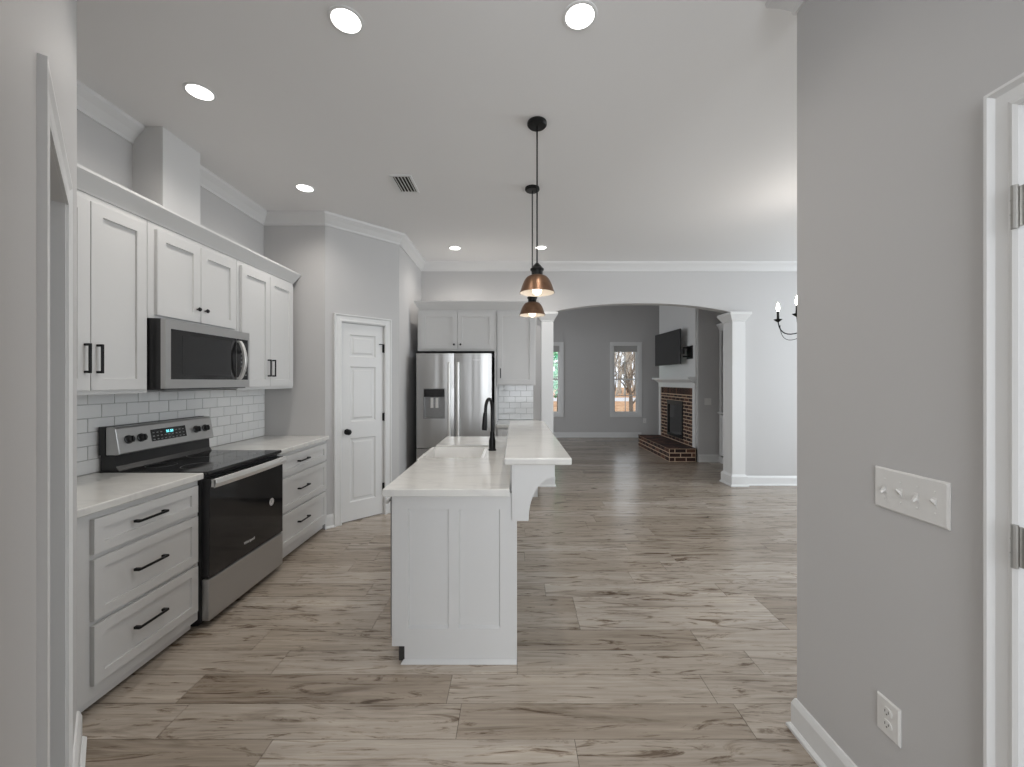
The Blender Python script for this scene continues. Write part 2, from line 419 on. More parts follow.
# ------------------------------------------------------------------ trim
def run(name, xf, a0, a1, prof, mat=None, parent=None, kind='structure', m0=0, m1=0):
    """moulding: prof points (b, c); m0/m1 mitre: a shifts by m*b at each end"""
    mat = mat or ('crown' if prof is CROWN else 'trim')
    mb = MB(xf); mb.loft([[(a0 + m0 * b, b, c) for b, c in prof], [(a1 + m1 * b, b, c) for b, c in prof]])
    o = mb.build(name, mat, parent)
    if kind: o['kind'] = kind
    return o
BASE = [(0, 0), (.028, 0), (.028, .012), (.018, .022), (.015, .022), (.015, .105), (.011, .118), (.006, .130), (0, .132)]
CROWN = [(0, H - .115), (.010, H - .115), (.014, H - .095), (.045, H - .055), (.078, H - .022), (.082, H), (0, H)]
t22 = math.tan(math.radians(22.5))
F_left = frame((WX, 0, 0), (0, 1, 0), (1, 0, 0))
F_ret = frame((0, YA, 0), (1, 0, 0), (0, -1, 0))
F_side = frame((P2[0], 0, 0), (0, 1, 0), (1, 0, 0))
F_far = frame((0, YF, 0), (1, 0, 0), (0, -1, 0))
F_right = frame((RX, 0, 0), (0, 1, 0), (-1, 0, 0))
F_end = frame((0, 1.68, 0), (1, 0, 0), (0, 1, 0))
run('trim_1', F_left, 1.62, 2.607, CROWN); run('trim_2', F_left, 2.921, YA, CROWN, m1=-1)
run('trim_3', F_ret, WX, P1[0], CROWN, m0=1, m1=t22)
run('trim_4', XP, 0, LP, CROWN, m0=-t22, m1=t22)
run('trim_5', F_side, P2[1], YF, CROWN, m0=-t22, m1=-1)
run('trim_6', F_far, P2[0], 5.95, CROWN, m0=1, m1=-1)
run('trim_7', F_right, -.7, 1.68, CROWN, m1=1)
run('trim_8', F_end, RX, RX + .12, CROWN, m0=-1)
run('baseboard_pantry_left', XP, 0.002, A0 - .085, BASE, m0=-t22)
run('baseboard_pantry_right', XP, A1 + .085, LP, BASE, m1=t22)
run('baseboard_fridge_side', F_side, P2[1], YF - .03, BASE, m0=-t22)
run('baseboard_far', F_far, 3.215, 5.95, BASE)
run('baseboard_right', F_right, DY1 + .056, 1.68, BASE, m1=1)
run('baseboard_right_end', F_end, RX, RX + .12, BASE, m0=-1)
run('baseboard_back', frame((0, YB, 0), (1, 0, 0), (0, -1, 0)), -3.2, BX + .0, BASE)
run('baseboard_alcove', frame((0, BY0 - .04, 0), (1, 0, 0), (0, -1, 0)), BX + .035, 3.655, BASE)
run('baseboard_angled', XL, .0, O0 - .09, BASE)
run('baseboard_angled_near', XL, O1 + .09, LEN, BASE)

# cased opening on the angled wall
CAS0 = [(0, 0), (.0, .018), (.012, .022), (.03, .016), (.066, .016), (.08, .026), (.09, .026), (.09, 0)]
def casing(name, xf, a0, a1, z1, parent=None, kind='structure', w=.085, th=1):
    """stepped door casing outside the opening a0..a1, up to z1"""
    mb = MB(xf); k = w / .09; CAS = [(q, t * th) for q, t in CAS0]
    def leg(ai, s):
        P = [(ai + s * q * k, t) for q, t in CAS]
        mb.loft([[(a, b, 0) for a, b in P], [(a, b, z1 + (abs(a - ai))) for a, b in P]])
    leg(a0, -1); leg(a1, 1)
    mb.loft([[(a0 - q * k, t, z1 + q * k) for q, t in CAS], [(a1 + q * k, t, z1 + q * k) for q, t in CAS]])
    o = mb.build(name, 'trim', parent)
    if kind: o['kind'] = kind
    return o
mb = MB(XL); mb.box(O0, O0 + .016, -.125, .003, 0, 1.98); mb.box(O1 - .016, O1, -.125, .003, 0, 1.98); mb.box(O0 + .016, O1 - .016, -.125, .003, 1.964, 1.98)
S(mb, 'trim_9', 'trim', label='white jamb of the cased opening')
casing('trim_10', XL, O0 + .002, O1 - .002, 1.965, w=.085, th=.5)

# ------------------------------------------------------------------ doors
def hinge(parent, xf, a, c, mat, b=.0, hh=.045):
    mb = MB(xf); mb.tube([(a, b + .006, c - hh), (a, b + .006, c + hh)], .0065, 10)
    for q in (-hh * .33, hh * .33): mb.tube([(a, b + .006, c + q - .001), (a, b + .006, c + q + .001)], .0075, 10)
    mb.box(a - .016, a + .014, b - .003, b + .0015, c - hh + .004, c + hh - .004)
    return mb.build('hinge', mat, parent, label='door hinge with a round knuckle')
door1 = struct_empty('door_1', (P1[0] + .28, P1[1] + .28, 0), 'narrow white three-panel pantry door in the angled wall')
mb = MB(XP); B0, B1 = -.047, -.012
def door_panels(mb, a0, a1, c0, c1, rows, b0, b1, st=.10, cols=1):
    wd = (a1 - a0 - st * (cols + 1)) / cols
    edges = [c0] + [q for r in rows for q in r] + [c1]
    mb.box(a0, a0 + st, b0, b1, c0, c1); mb.box(a1 - st, a1, b0, b1, c0, c1)
    for k in range(0, len(edges), 2): mb.box(a0 + st, a1 - st, b0, b1, edges[k], edges[k + 1])
    for (r0, r1) in rows:
        p0, p1 = a0 + st, a1 - st
        mb.loft([[(p0, b1, r0), (p1, b1, r0), (p1, b1, r1), (p0, b1, r1)][::1],
                 [(p0 + .012, b1 - .012, r0 + .012), (p1 - .012, b1 - .012, r0 + .012), (p1 - .012, b1 - .012, r1 - .012), (p0 + .012, b1 - .012, r1 - .012)],
                 [(p0 + .03, b1 - .012, r0 + .03), (p1 - .03, b1 - .012, r0 + .03), (p1 - .03, b1 - .012, r1 - .03), (p0 + .03, b1 - .012, r1 - .03)],
                 [(p0 + .045, b1 - .003, r0 + .045), (p1 - .045, b1 - .003, r0 + .045), (p1 - .045, b1 - .003, r1 - .045), (p0 + .045, b1 - .003, r1 - .045)]], caps=False)
        mb.box(p0 + .045, p1 - .045, b0, b1 - .003, r0 + .045, r1 - .045)
door_panels(mb, A0, A1, .012, 2.04, [(.20, .86), (1.03, 1.60), (1.70, 1.93)], B0, B1, .085)
slab = mb.build('door_slab', 'trim', door1)
casing('door_casing', XP, A0 - .008, A1 + .008, 2.05, door1, None, .075)
mb = MB(XP); mb.box(A0 - .012, A0 - .003, -.12, 0, 0, 2.055); mb.box(A1 + .003, A1 + .012, -.12, 0, 0, 2.055); mb.box(A0 - .012, A1 + .012, -.12, 0, 2.045, 2.055)
mb.build('door_jamb', 'trim', door1)
mb = MB(XP); n = 20; a, c = A0 + .055, .93; rings = []
for r, b in ((.030, B1 - .001), (.030, B1 + .006), (.012, B1 + .010), (.011, B1 + .030), (.024, B1 + .036), (.029, B1 + .050), (.022, B1 + .062), (.004, B1 + .066)):
    rings.append([(a + r * math.cos(2 * PI * k / n), b, c + r * math.sin(2 * PI * k / n)) for k in range(n)])
mb.loft(rings).build('door_knob', 'black', slab, smooth=True, label='round black door knob')
for c in (.30, 1.06, 1.80): hinge(door1, XP, A1 + .004, c, 'black', -.006)
MB(XP).box(A1 - .05, A1 + .004, -.008, .004, 1.842, 1.85).build('hinge_stop', 'black', door1)

door2 = struct_empty('door_2', (RX, .5, 0), 'white door in the right wall, only its hinged edge in view')
F_r = frame((RX, 0, 0), (0, 1, 0), (-1, 0, 0))
casing('door_casing', F_r, DY0, DY1, 2.083, door2, None, .062)
mb = MB(F_r); mb.box(DY1 - .004, DY1, -.12, .002, 0, 2.089); mb.box(DY0, DY0 + .014, -.12, .002, 0, 2.089); mb.box(DY0 + .014, DY1 - .004, -.12, .002, 2.07, 2.089)
mb.build('door_jamb', 'trim', door2)
mb = MB(F_r); door_panels(mb, DY0 + .018, DY1 - .007, .012, 2.064, [(.22, .86), (1.03, 1.60), (1.70, 1.93)], -.036, -.001, .11)
mb.build('door_slab', 'trim', door2)
for c in (.30, 1.07, 1.85): hinge(door2, F_r, DY1 + .003, c, 'steel_hinge', .016, .05)

# ------------------------------------------------------------------ windows of the living room
def window(i, a, b):
    w_ = struct_empty('window_%d' % i, ((a + b) / 2, YB, WZ0), ['', 'window beyond the left column', 'tall window left of the fireplace'][i])
    F = frame((0, YB, 0), (1, 0, 0), (0, -1, 0)); mb = MB(F)
    mb.box(a, a + W, 0, .02, WZ0, WZ1); mb.box(b - W, b, 0, .02, WZ0, WZ1); mb.box(a + W, b - W, 0, .02, WZ1 - W, WZ1); mb.box(a + W, b - W, 0, .02, WZ0, WZ0 + W)
    mb.build('window_casing', 'trim', w_, bevel=.003)
    i0, i1, j0, j1 = a + W, b - W, WZ0 + W, WZ1 - W; mb = MB(F)
    mb.box(i0, i0 + .03, -.11, -.0, j0, j1); mb.box(i1 - .03, i1, -.11, -.0, j0, j1); mb.box(i0 + .03, i1 - .03, -.11, 0, j1 - .02, j1); mb.box(i0 + .03, i1 - .03, -.11, 0, j0, j0 + .03)
    mb.build('window_frame', 'trim', w_)
    i0 += .03; i1 -= .03; j0 += .03; j1 -= .02; mid = (j0 + j1) / 2
    for s, (u0, u1, bb) in enumerate(((j0, mid + .02, -.05), (mid - .015, j1, -.08))):
        mb = MB(F); r = .032
        mb.box(i0, i0 + r, bb - .025, bb, u0, u1); mb.box(i1 - r, i1, bb - .025, bb, u0, u1)
        mb.box(i0 + r, i1 - r, bb - .025, bb, u0, u0 + r); mb.box(i0 + r, i1 - r, bb - .025, bb, u1 - r, u1)
        m_ = (i0 + i1) / 2; mb.box(m_ - .008, m_ + .008, bb - .018, bb - .006, u0 + r, u1 - r)
        q = (u0 + u1) / 2; mb.box(i0 + r, i1 - r, bb - .018, bb - .006, q - .008, q + .008)
        sa = mb.build('sash', 'trim', w_)
        MB(F).box(i0 + r, i1 - r, bb - .014, bb - .011, u0 + r, u1 - r).build('pane', 'glass', sa)
    MB(F).box(i0, i1, -.045, -.035, j1 - .14, j1).box(i0, i1, -.05, -.03, j1 - .155, j1 - .14).build('window_shade', 'shade_fabric', w_, label='grey roller shade pulled up')
for i, (a, b) in enumerate(WIN): window(i + 1, a, b)

# ------------------------------------------------------------------ columns at the arch
def column(x0, x1, label, side):
    c = thing('square_column', label, 'column', ((x0 + x1) / 2, YF + .07, 0), 0, 'columns at the arch')
    y0, y1 = YF - .055, YF + .195
    # the shaft wraps the end of the wall
    mb = MB()
    if side < 0: mb.box(x0, x1, y0, YF - .001, .16, 2.27); mb.box(AX0 + .001, x1, YF - .001, T1 + .001, .16, 2.27); mb.box(x0, x1, T1 + .001, y1, .16, 2.27)
    else: mb.box(x0, x1, y0, YF - .001, .16, 2.27); mb.box(x0, AX1 - .001, YF - .001, T1 + .001, .16, 2.27); mb.box(x0, x1, T1 + .001, y1, .16, 2.27)
    mb.build('shaft', 'trim', c)
    def wrap(name, prof):
        mb = MB()
        for (q0, q1, fx) in ((y0, YF - .001, 0), (T1 + .001, y1, 1)):
            rings = []
            for d, z in prof:
                ya, yb = (q0 - d, q1) if fx == 0 else (q0, q1 + d)
                rings.append([(x0 - d, ya, z), (x1 + d, ya, z), (x1 + d, yb, z), (x0 - d, yb, z)])
            mb.loft(rings)
        rings = []
        for d, z in prof:
            if side < 0: rings.append([(AX0 + .001, YF - .001, z), (x1 + d, YF - .001, z), (x1 + d, T1 + .001, z), (AX0 + .001, T1 + .001, z)])
            else: rings.append([(x0 - d, YF - .001, z), (AX1 - .001, YF - .001, z), (AX1 - .001, T1 + .001, z), (x0 - d, T1 + .001, z)])
        mb.loft(rings)
        mb.build(name, 'trim', c)
    wrap('capital', [(0, 2.27), (.008, 2.275), (.008, 2.285), (.018, 2.30), (.05, 2.355), (.058, 2.365), (.058, 2.395), (.052, 2.398)])
    wrap('plinth', [(.034, 0), (.034, .016), (.022, .028), (.022, .135), (.012, .15), (0, .165)])
column(.372, .535, 'white square column left of the arch, behind the raised bar end', -1)
column(3.0, 3.178, 'white square column right of the arch, with its flared capital fully in view', 1)

# ------------------------------------------------------------------ left run: base cabinets
FX = -1.851
def base_cab(label, y0, y1, d0, d1, handle_y, dz):
    c = thing('base_cabinet', label, 'cabinet', (-2.1, (y0 + y1) / 2, 0), 0, 'drawer cabinets beside the range')
    F = frame((FX, 0, 0), (0, 1, 0), (1, 0, 0))
    MB().box(WX + .002, FX, y0, y1, .056, .875).build('body', 'cab', c, bevel=.001)
    mb = MB(); mb.box(WX + .002, FX - .09, y0 + .004, y1 - .01, 0, .055); mb.box(FX - .09, FX - .018, y0 + .004, y1 - .03, .020, .055)
    mb.build('toe_board', 'cab', c)
    for (z0, z1, hz) in dz:
        d = shaker('drawer', c, F, d0, d1, z0, z1, .0005, .02, .045)
        pull(d, F, handle_y, hz, .165, False)
    return c
DZ = [(.69, .845, .775), (.402, .668, .542), (.118, .38, .262)]
base_cab('white three-drawer base cabinet between the range and the angled wall', 1.625, 2.366, 1.765, 2.345, 2.03, DZ)
base_cab('white three-drawer base cabinet on the pantry side of the range', 3.138, 3.972, 3.17, 3.945, 3.50, DZ)
def slab(name, label, x0, x1, y0, y1, z0=.877, z1=.914, mat='quartz'):
    o = MB().box(x0, x1, y0, y1, z0, z1).build(name, mat, None, bevel=.006, seg=3); tag(o, label, 'countertop'); return o
slab('countertop', 'white quartz countertop on the near side of the range', WX + .002, FX + .035, 1.624, 2.369)
slab('countertop', 'white quartz countertop between the range and the pantry wall', WX + .002, FX + .035, 3.135, YA - .003)

# backsplash
def tiles(name, label, xf, a0, a1, c0, c1, clip=None):
    b = thing(name, label, 'backsplash', tuple(xf @ Vector(((a0 + a1) / 2, 0, c0))))
    MB(xf).box(a0, a1, 0.001, .006, c0, c1).build('grout', 'grout', b)
    mb = MB(xf); pw, ph, g = .1555, .0795, .0018; c = c0; r = 0
    while c < c1 - .01:
        a = a0 - (pw / 2 if r % 2 else 0)
        while a < a1 - .003:
            p, q = max(a, a0), min(a + pw, a1)
            if q - p > .012:
                e = .0015; t_ = min(c + ph, c1)
                mb.loft([[(p + g, .0055, c + g), (q - g, .0055, c + g), (q - g, .0055, t_ - g), (p + g, .0055, t_ - g)],
                         [(p + g, .010, c + g), (q - g, .010, c + g), (q - g, .010, t_ - g), (p + g, .010, t_ - g)],
                         [(p + g + e, .0115, c + g + e), (q - g - e, .0115, c + g + e), (q - g - e, .0115, t_ - g - e), (p + g + e, .0115, t_ - g - e)]])
            a += pw
        c += ph; r += 1
    mb.build('tile_field', 'tile', b)
tiles('backsplash', 'white subway tile backsplash behind the range', F_left, 1.625, YA - .003, .916, 1.378)

# range
rg = thing('kitchen_range', 'freestanding electric range in stainless steel and black glass', 'range', (-2.1, 2.752, 0))
RY0, RY1 = 2.373, 3.131; RF = -1.79
F = frame((RF, 0, 0), (0, 1, 0), (1, 0, 0))
mb = MB(); mb.box(-2.435, RF - .045, RY0, RY1, .03, .895); mb.box(-2.40, RF - .08, RY0 + .02, RY1 - .02, 0, .03)
mb.build('body', 'enamel', rg, bevel=.002)
mb = MB(); mb.box(-2.435, RF - .008, RY0, RY1, .896, .917); ct = mb.build('cooktop', 'bglass', rg, bevel=.005, label='black glass cooktop')
for (cx, cy, r) in ((-1.98, 2.56, .105), (-1.98, 2.94, .085), (-2.24, 2.57, .08), (-2.24, 2.93, .105)):
    MB().lathe([(r, .9172), (r, .9174), (r - .004, .9174), (r - .004, .9172)], (cx, cy, 0), 48, caps=False).build('burner_ring', 'steel_mid', ct)
# oven door
od = MB(F).box(RY0 + .003, RY1 - .003, -.044, -.004, .292, .872).build('oven_door', 'enamel', rg, bevel=.004)
MB(F).box(RY0 + .004, RY1 - .004, -.0038, 0, .293, .842).build('oven_glass', 'bglass', od, label='black glass oven window', bevel=.001)
mb = MB(F); mb.box(RY0 + .003, RY1 - .003, -.0038, .002, .843, .872)
mb.build('door_top_band', 'bglass', od)
mb = MB(F)
mb.box(RY0 + .012, RY0 + .045, .003, .03, .824, .868); mb.box(RY1 - .045, RY1 - .012, .003, .03, .824, .868)
rings = []
for k in range(13):
    a = RY0 + .012 + (RY1 - RY0 - .024) * k / 12; bow = .012 * (1 - (2 * k / 12 - 1) ** 2)
    rings.append([(a, .018 + bow, .818), (a, .030 + bow, .822), (a, .036 + bow, .846), (a, .030 + bow, .870), (a, .018 + bow, .874)])
mb.loft(rings); mb.build('handle', 'steel_bright', od, bevel=.002, label='wide stainless bar handle')
MB(F).box(RY0 + .001, RY1 - .001, -.044, 0, .040, .284).build('storage_drawer', 'steel_h', rg, bevel=.006, label='stainless lower drawer front')
# round sticker and maker's mark on the glass
def disc(name, mat, parent, xf, a, c, r, b, th=.0006, r0=0):
    mb = MB(xf); n = 32
    if r0: mb.loft([[(a + q * math.cos(2 * PI * k / n), b, c + q * math.sin(2 * PI * k / n)) for k in range(n)] for q, b in ((r, b), (r, b + th), (r0, b + th), (r0, b))], caps=False)
    else: mb.loft([[(a + r * math.cos(2 * PI * k / n), b_, c + r * math.sin(2 * PI * k / n)) for k in range(n)] for b_ in (b, b + th)])
    return mb.build(name, mat, parent)
st = disc('sticker', 'white_plastic', od, F, 2.985, .560, .027, .0002)
disc('sticker_ring', 'steel_mid', st, F, 2.985, .560, .021, .0009, .0003, .018)
MB(F).box(2.981, 2.989, .0009, .0012, .550, .570).box(2.975, 2.995, .0009, .0012, .5665, .5705).build('sticker_mark', 'steel_mid', st)
def text(name, s, size, parent, loc, rot, mat, ext=.0004):
    cu = bpy.data.curves.new(name, 'FONT'); cu.body = s; cu.size = size; cu.extrude = ext; cu.align_x = 'CENTER'; cu.align_y = 'CENTER'
    cu.materials.append(M[mat]); tmp = bpy.data.objects.new(name + '_c', cu)
    COL.objects.link(tmp); dg = bpy.context.evaluated_depsgraph_get(); me = bpy.data.meshes.new_from_object(tmp.evaluated_get(dg))
    me.name = name; mat4 = Matrix.Translation(loc) @ rot.to_matrix().to_4x4(); me.transform(mat4)
    if parent is not None: me.transform(world_of(parent).inverted())
    bpy.data.objects.remove(tmp); bpy.data.curves.remove(cu)
    o = bpy.data.objects.new(name, me); COL.objects.link(o); o.parent = parent; return o
from mathutils import Euler
text('brand_mark', 'Whirlpool', .026, od, (RF + .0008, 2.735, .372), Euler((PI / 2, 0, PI / 2)), 'white_plastic')
# backguard
prof = [(-2.437, .917), (-2.345, .917), (-2.345, .93), (-2.350, 1.010), (-2.322, 1.012), (-2.320, 1.022), (-2.345, 1.168), (-2.357, 1.178), (-2.437, 1.178)]
MB().prism([(-2.437, .918), (-2.33, .918), (-2.348, .945), (-2.352, 1.012), (-2.437, 1.012)], 1, RY0 + .012, RY1 - .012).build('backguard', 'enamel', rg, label='black lower backguard')
cp = MB().prism([(-2.40, 1.013), (-2.326, 1.013), (-2.320, 1.020), (-2.345, 1.166), (-2.356, 1.177), (-2.40, 1.177)], 1, RY0 + .004, RY1 - .004).build('control_panel', 'steel_h', rg, bevel=.004, label='stainless control panel')
MB().box(-2.437, -2.401, RY0, RY1, 1.013, 1.180).build('panel_back', 'enamel', rg)
Np = Vector((.146, 0, .025)).normalized(); Up = Vector((-.025, 0, .146)).normalized()
def pm(y, h):    # matrix on the sloping control panel face: a along +Y, b outward, c up the slope
    o = Vector((-2.320, y, 1.020)) + Up * h; m = Matrix.Identity(4)
    for i in range(3): m[i][0] = (0, 1, 0)[i]; m[i][1] = Np[i]; m[i][2] = Up[i]; m[i][3] = o[i]
    return m
dp = MB(pm(0, 0)).box(2.60, 2.875, -.001, .0015, .042, .118).build('display', 'bglass', cp)
mb = MB(pm(0, 0))
for k in range(4):
    a = 2.715 + .013 * k + (.006 if k > 1 else 0); mb.box(a, a + .009, .0016, .002, .088, .091); mb.box(a, a + .009, .0016, .002, .100, .103)
    mb.box(a, a + .002, .0016, .002, .088, .103); mb.box(a + .007, a + .009, .0016, .002, .088, .103)
mb.build('clock_digits', 'cyan', dp)
for k in range(9):
    for r in range(3):
        if 3 <= k <= 5 and r == 2: continue
        a = 2.612 + k * .029; MB(pm(0, 0)).box(a, a + .014, .0016, .0019, .050 + r * .022, .055 + r * .022).build('touch_key', 'steel_mid', dp)
for y in (2.447, 2.530, 2.965, 3.050):
    m_ = pm(y, .078); mb = MB(m_); n = 20
    mb.loft([[(r * math.cos(2 * PI * k / n), b, r * math.sin(2 * PI * k / n)) for k in range(n)] for r, b in ((.026, 0), (.026, .006), (.021, .008), (.020, .024), (.018, .027))])
    mb.box(-.004, .004, .02, .034, -.019, .019)
    mb.build('knob', 'enamel', cp, smooth=False, label='black range knob')

# ------------------------------------------------------------------ left run: wall cabinets
UX = -2.149
F = frame((UX, 0, 0), (0, 1, 0), (1, 0, 0))
def wall_cab(label, y0, y1, z0, doors, handles, kind, grp='wall cabinets over the range side'):
    c = thing('wall_cabinet', label, 'cabinet', ((WX + UX) / 2, (y0 + y1) / 2, z0), 0, grp)
    MB().box(WX + .002, UX, y0, y1, z0, 2.392).build('body', 'cab', c, bevel=.001)
    for (a0, a1), (ha, hc) in zip(doors, handles):
        d = shaker('door', c, F, a0, a1, z0 + .022, 2.355, .0005, .02, .06)
        if kind == 'pull': pull(d, F, ha, hc, .148, True)
        else: cab_knob(d, F, ha, hc)
wall_cab('tall white wall cabinet beside the microwave, nearest the camera', 1.625, 2.368, 1.38, [(1.66, 2.033), (2.037, 2.345)], [(2.006, 1.563), (2.066, 1.563)], 'pull')
wall_cab('short white wall cabinet with two knobs directly over the microwave', 2.371, 3.131, 1.822, [(2.415, 2.748), (2.753, 3.098)], [(2.715, 1.93), (2.785, 1.93)], 'knob')
wall_cab('tall white wall cabinet at the pantry end of the run', 3.134, 3.925, 1.38, [(3.165, 3.527), (3.532, 3.895)], [(3.497, 1.562), (3.562, 1.562)], 'pull')
# crown on top of the wall cabinets
CC = [(-.02, 2.393), (.004, 2.393), (.008, 2.402), (.048, 2.472), (.052, 2.480), (.052, 2.494), (-.02, 2.494)]
cr = MB(F).loft([[(1.625, b, c) for b, c in CC], [(3.925 + max(0, b), b, c) for b, c in CC]])
rings = [[(-.29, 0, 0)]]
F2 = frame((0, 3.925, 0), (1, 0, 0), (0, 1, 0))
CC2 = [(max(b, -.004), c) for b, c in CC]
cr.xf = F2; cr.loft([[(WX + .003, b, c) for b, c in CC2], [(UX + max(0, b) * .999, b, c) for b, c in CC2]])
o = cr.build('cabinet_crown', 'cab'); tag(o, 'white crown moulding along the top of the wall cabinets', 'crown moulding')

# microwave
mw = thing('microwave', 'over-the-range microwave with stainless front and curved handle', 'microwave', (-2.25, 2.752, 1.40))
MX = -2.047; Fm = frame((MX, 0, 0), (0, 1, 0), (1, 0, 0))
MB().box(WX + .013, MX - .03, RY0 + .004, RY1 - .004, 1.398, 1.819).build('body', 'enamel', mw, bevel=.002)
mb = MB(Fm); a0, a1, w0, w1, z0, z1 = RY0 + .003, RY1 - .003, 2.413, 3.112, 1.460, 1.762
mb.box(a0, w0, -.029, 0, 1.405, 1.817); mb.box(w1, a1, -.029, 0, 1.405, 1.817); mb.box(w0, w1, -.029, 0, 1.405, z0); mb.box(w0, w1, -.029, 0, z1, 1.817)
dr = mb.build('door', 'steel_h', mw, label='stainless framed door')
MB(Fm).box(w0, w1, -.028, -.003, z0, z1).build('door_glass', 'bglass', dr)
MB(Fm).box(2.985, 2.988, -.0028, -.002, z0, z1).build('panel_seam', 'steel_mid', dr)
MB(Fm).box(2.50, 2.93, -.0028, -.0022, 1.488, 1.735).build('mesh_screen', 'enamel', dr)
mb = MB(Fm); R = []
for k in range(15):
    q = k / 14; s_ = math.sin(PI * q); R.append((3.0 - .0 * s_, .010 + .042 * s_ ** .8, 1.462 + .285 * q))
mb.loft([[(a - .014, b - .010, c), (a + .014, b - .010, c), (a + .014, b + .010, c), (a - .014, b + .010, c)] for a, b, c in R])
mb.box(2.987, 3.013, -.002, .016, 1.462, 1.476); mb.box(2.987, 3.013, -.002, .016, 1.733, 1.747)
mb.build('handle', 'steel_bright', dr, bevel=.003, label='bowed stainless handle')
for r in range(6):
    for k in range(3): MB(Fm).box(3.034 + k * .024, 3.048 + k * .024, -.0026, -.0018, 1.49 + r * .032, 1.50 + r * .032).build('touch_key', 'steel_mid', dr)
MB(Fm).box(3.03, 3.10, -.0026, -.0018, 1.70, 1.735).build('display', 'enamel', dr)
MB().box(WX + .06, MX - .05, RY0 + .06, RY1 - .06, 1.392, 1.3979).build('vent_grille', 'steel_mid', mw)

# ------------------------------------------------------------------ fridge bay
fr = thing('refrigerator', 'stainless french-door refrigerator with ice and water dispenser', 'refrigerator', (-.71, 5.2, 0))
QX0, QX1, QY, QZ = -1.165, -.272, 4.80, 1.778
MB().box(QX0 + .006, QX1 - .006, QY + .07, 5.60, .02, 1.765).build('body', 'enamel', fr, bevel=.003, label='dark cabinet sides')
mid = -.715; Ff = frame((0, QY, 0), (1, 0, 0), (0, -1, 0))
def curved_door(name, a0, a1, c0, c1, hole=None):
    mb = MB(Ff); th = -.068
    def seg(p0, p1, q0, q1): 
        n_ = 6; P = []
        for k in range(n_ + 1):
            a = p0 + (p1 - p0) * k / n_; u = (a - a0) / (a1 - a0); P.append((a, -.014 * abs(2 * u - 1) ** 4))
        mb.loft([[(a, b, c) for a, b in P] + [(p1, th, c), (p0, th, c)] for c in (q0, q1)])
    if not hole: seg(a0, a1, c0, c1)
    else:
        h0, h1, k0, k1 = hole; seg(a0, a1, c0, k0); seg(a0, a1, k1, c1); seg(a0, h0, k0, k1); seg(h1, a1, k0, k1)
    return mb.build(name, 'steel_v', fr, smooth=True)
hole = (-1.083, -.825, 1.003, 1.362)
dl = curved_door('door', QX0, mid - .003, .655, QZ, hole); dr_ = curved_door('door', mid + .003, QX1, .655, QZ)
curved_door('freezer_drawer', QX0, QX1, .06, .645)
for a, p in ((mid - .052, dl), (mid + .052, dr_)):
    mb = MB(Ff); mb.tube([(a, .045, .75), (a, .052, .80), (a, .052, 1.62), (a, .045, 1.67)], .017, 14)
    for c in (.775, 1.645): mb.tube([(a, -.002, c), (a, .05, c)], .009, 10)
    mb.build('handle', 'steel_bright', p, smooth=True, label='long upright tubular handle')
mb = MB(Ff); mb.tube([(QX0 + .09, .05, .585), (QX1 - .09, .05, .585)], .0135, 14)
for a in (QX0 + .12, QX1 - .12): mb.tube([(a, -.002, .585), (a, .05, .585)], .009, 10)
mb.build('drawer_handle', 'steel_bright', fr, smooth=True)
h0, h1, k0, k1 = hole; mb = MB(Ff)
mb.box(h0, h1, -.066, -.058, k0, k1); mb.box(h0, h0 + .008, -.058, -.002, k0, k1); mb.box(h1 - .008, h1, -.058, -.002, k0, k1); mb.box(h0 + .008, h1 - .008, -.058, -.002, k1 - .008, k1); mb.box(h0 + .008, h1 - .008, -.058, .0, k0, k0 + .012)
ds = mb.build('dispenser', 'steel_mid', dl, label='recessed ice and water dispenser')
MB(Ff).box(h0 + .009, h1 - .009, -.050, -.004, k1 - .10, k1 - .009).build('dispenser_panel', 'bglass', ds)
MB(Ff).box(-1.0, -.97, -.05, -.02, 1.13, 1.25).box(-.94, -.91, -.05, -.02, 1.13, 1.25).build('dispenser_paddle', 'steel_bright', ds)
text('brand_mark', 'Whirlpool', .022, dr_, (-.45, QY + .0002, 1.70), Euler((PI / 2, 0, 0)), 'steel_bright', .0008)
MB(Ff).box(QX0 + .02, QX1 - .02, -.10, -.05, .02, .055).build('base_grille', 'enamel', fr)

CY = 5.02; Fk = frame((0, CY, 0), (1, 0, 0), (0, -1, 0))
c = thing('wall_cabinet', 'short white cabinet above the refrigerator with two small knobs', 'cabinet', (-.72, 5.3, 1.82))
MB().box(-1.20, -.224, CY, YF - .002, 1.822, 2.33).build('body', 'cab', c, bevel=.001)
d = shaker('door', c, Fk, -1.158, -.708, 1.842, 2.30, .0005); cab_knob(d, Fk, -.745, 1.90, r=.013)
d = shaker('door', c, Fk, -.703, -.252, 1.842, 2.30, .0005); cab_knob(d, Fk, -.665, 1.90, r=.013)
c = thing('wall_cabinet', 'tall single-door white cabinet right of the refrigerator with an upright handle', 'cabinet', (0, 5.3, 1.38))
MB().box(-.221, .262, CY, YF - .002, 1.395, 2.33).build('body', 'cab', c, bevel=.001)
d = shaker('door', c, Fk, -.205, .247, 1.41, 2.30, .0005); pull(d, Fk, -.172, 1.545, .12, True)
o = MB(Fk).loft([[(-1.18 - max(0, b), b, c + .0) for b, c in [(q, z - .062) for q, z in CC]], [(.262 + max(0, b), b, c) for b, c in [(q, z - .062) for q, z in CC]]]).build('cabinet_crown', 'cab')
tag(o, 'white crown moulding above the refrigerator cabinets', 'crown moulding')
c = thing('base_cabinet', 'white base cabinet right of the refrigerator, behind the island', 'cabinet', (0, 5.3, 0))
MB().box(-.222, .290, 5.0, YF - .002, .10, .875).build('body', 'cab', c, bevel=.001)
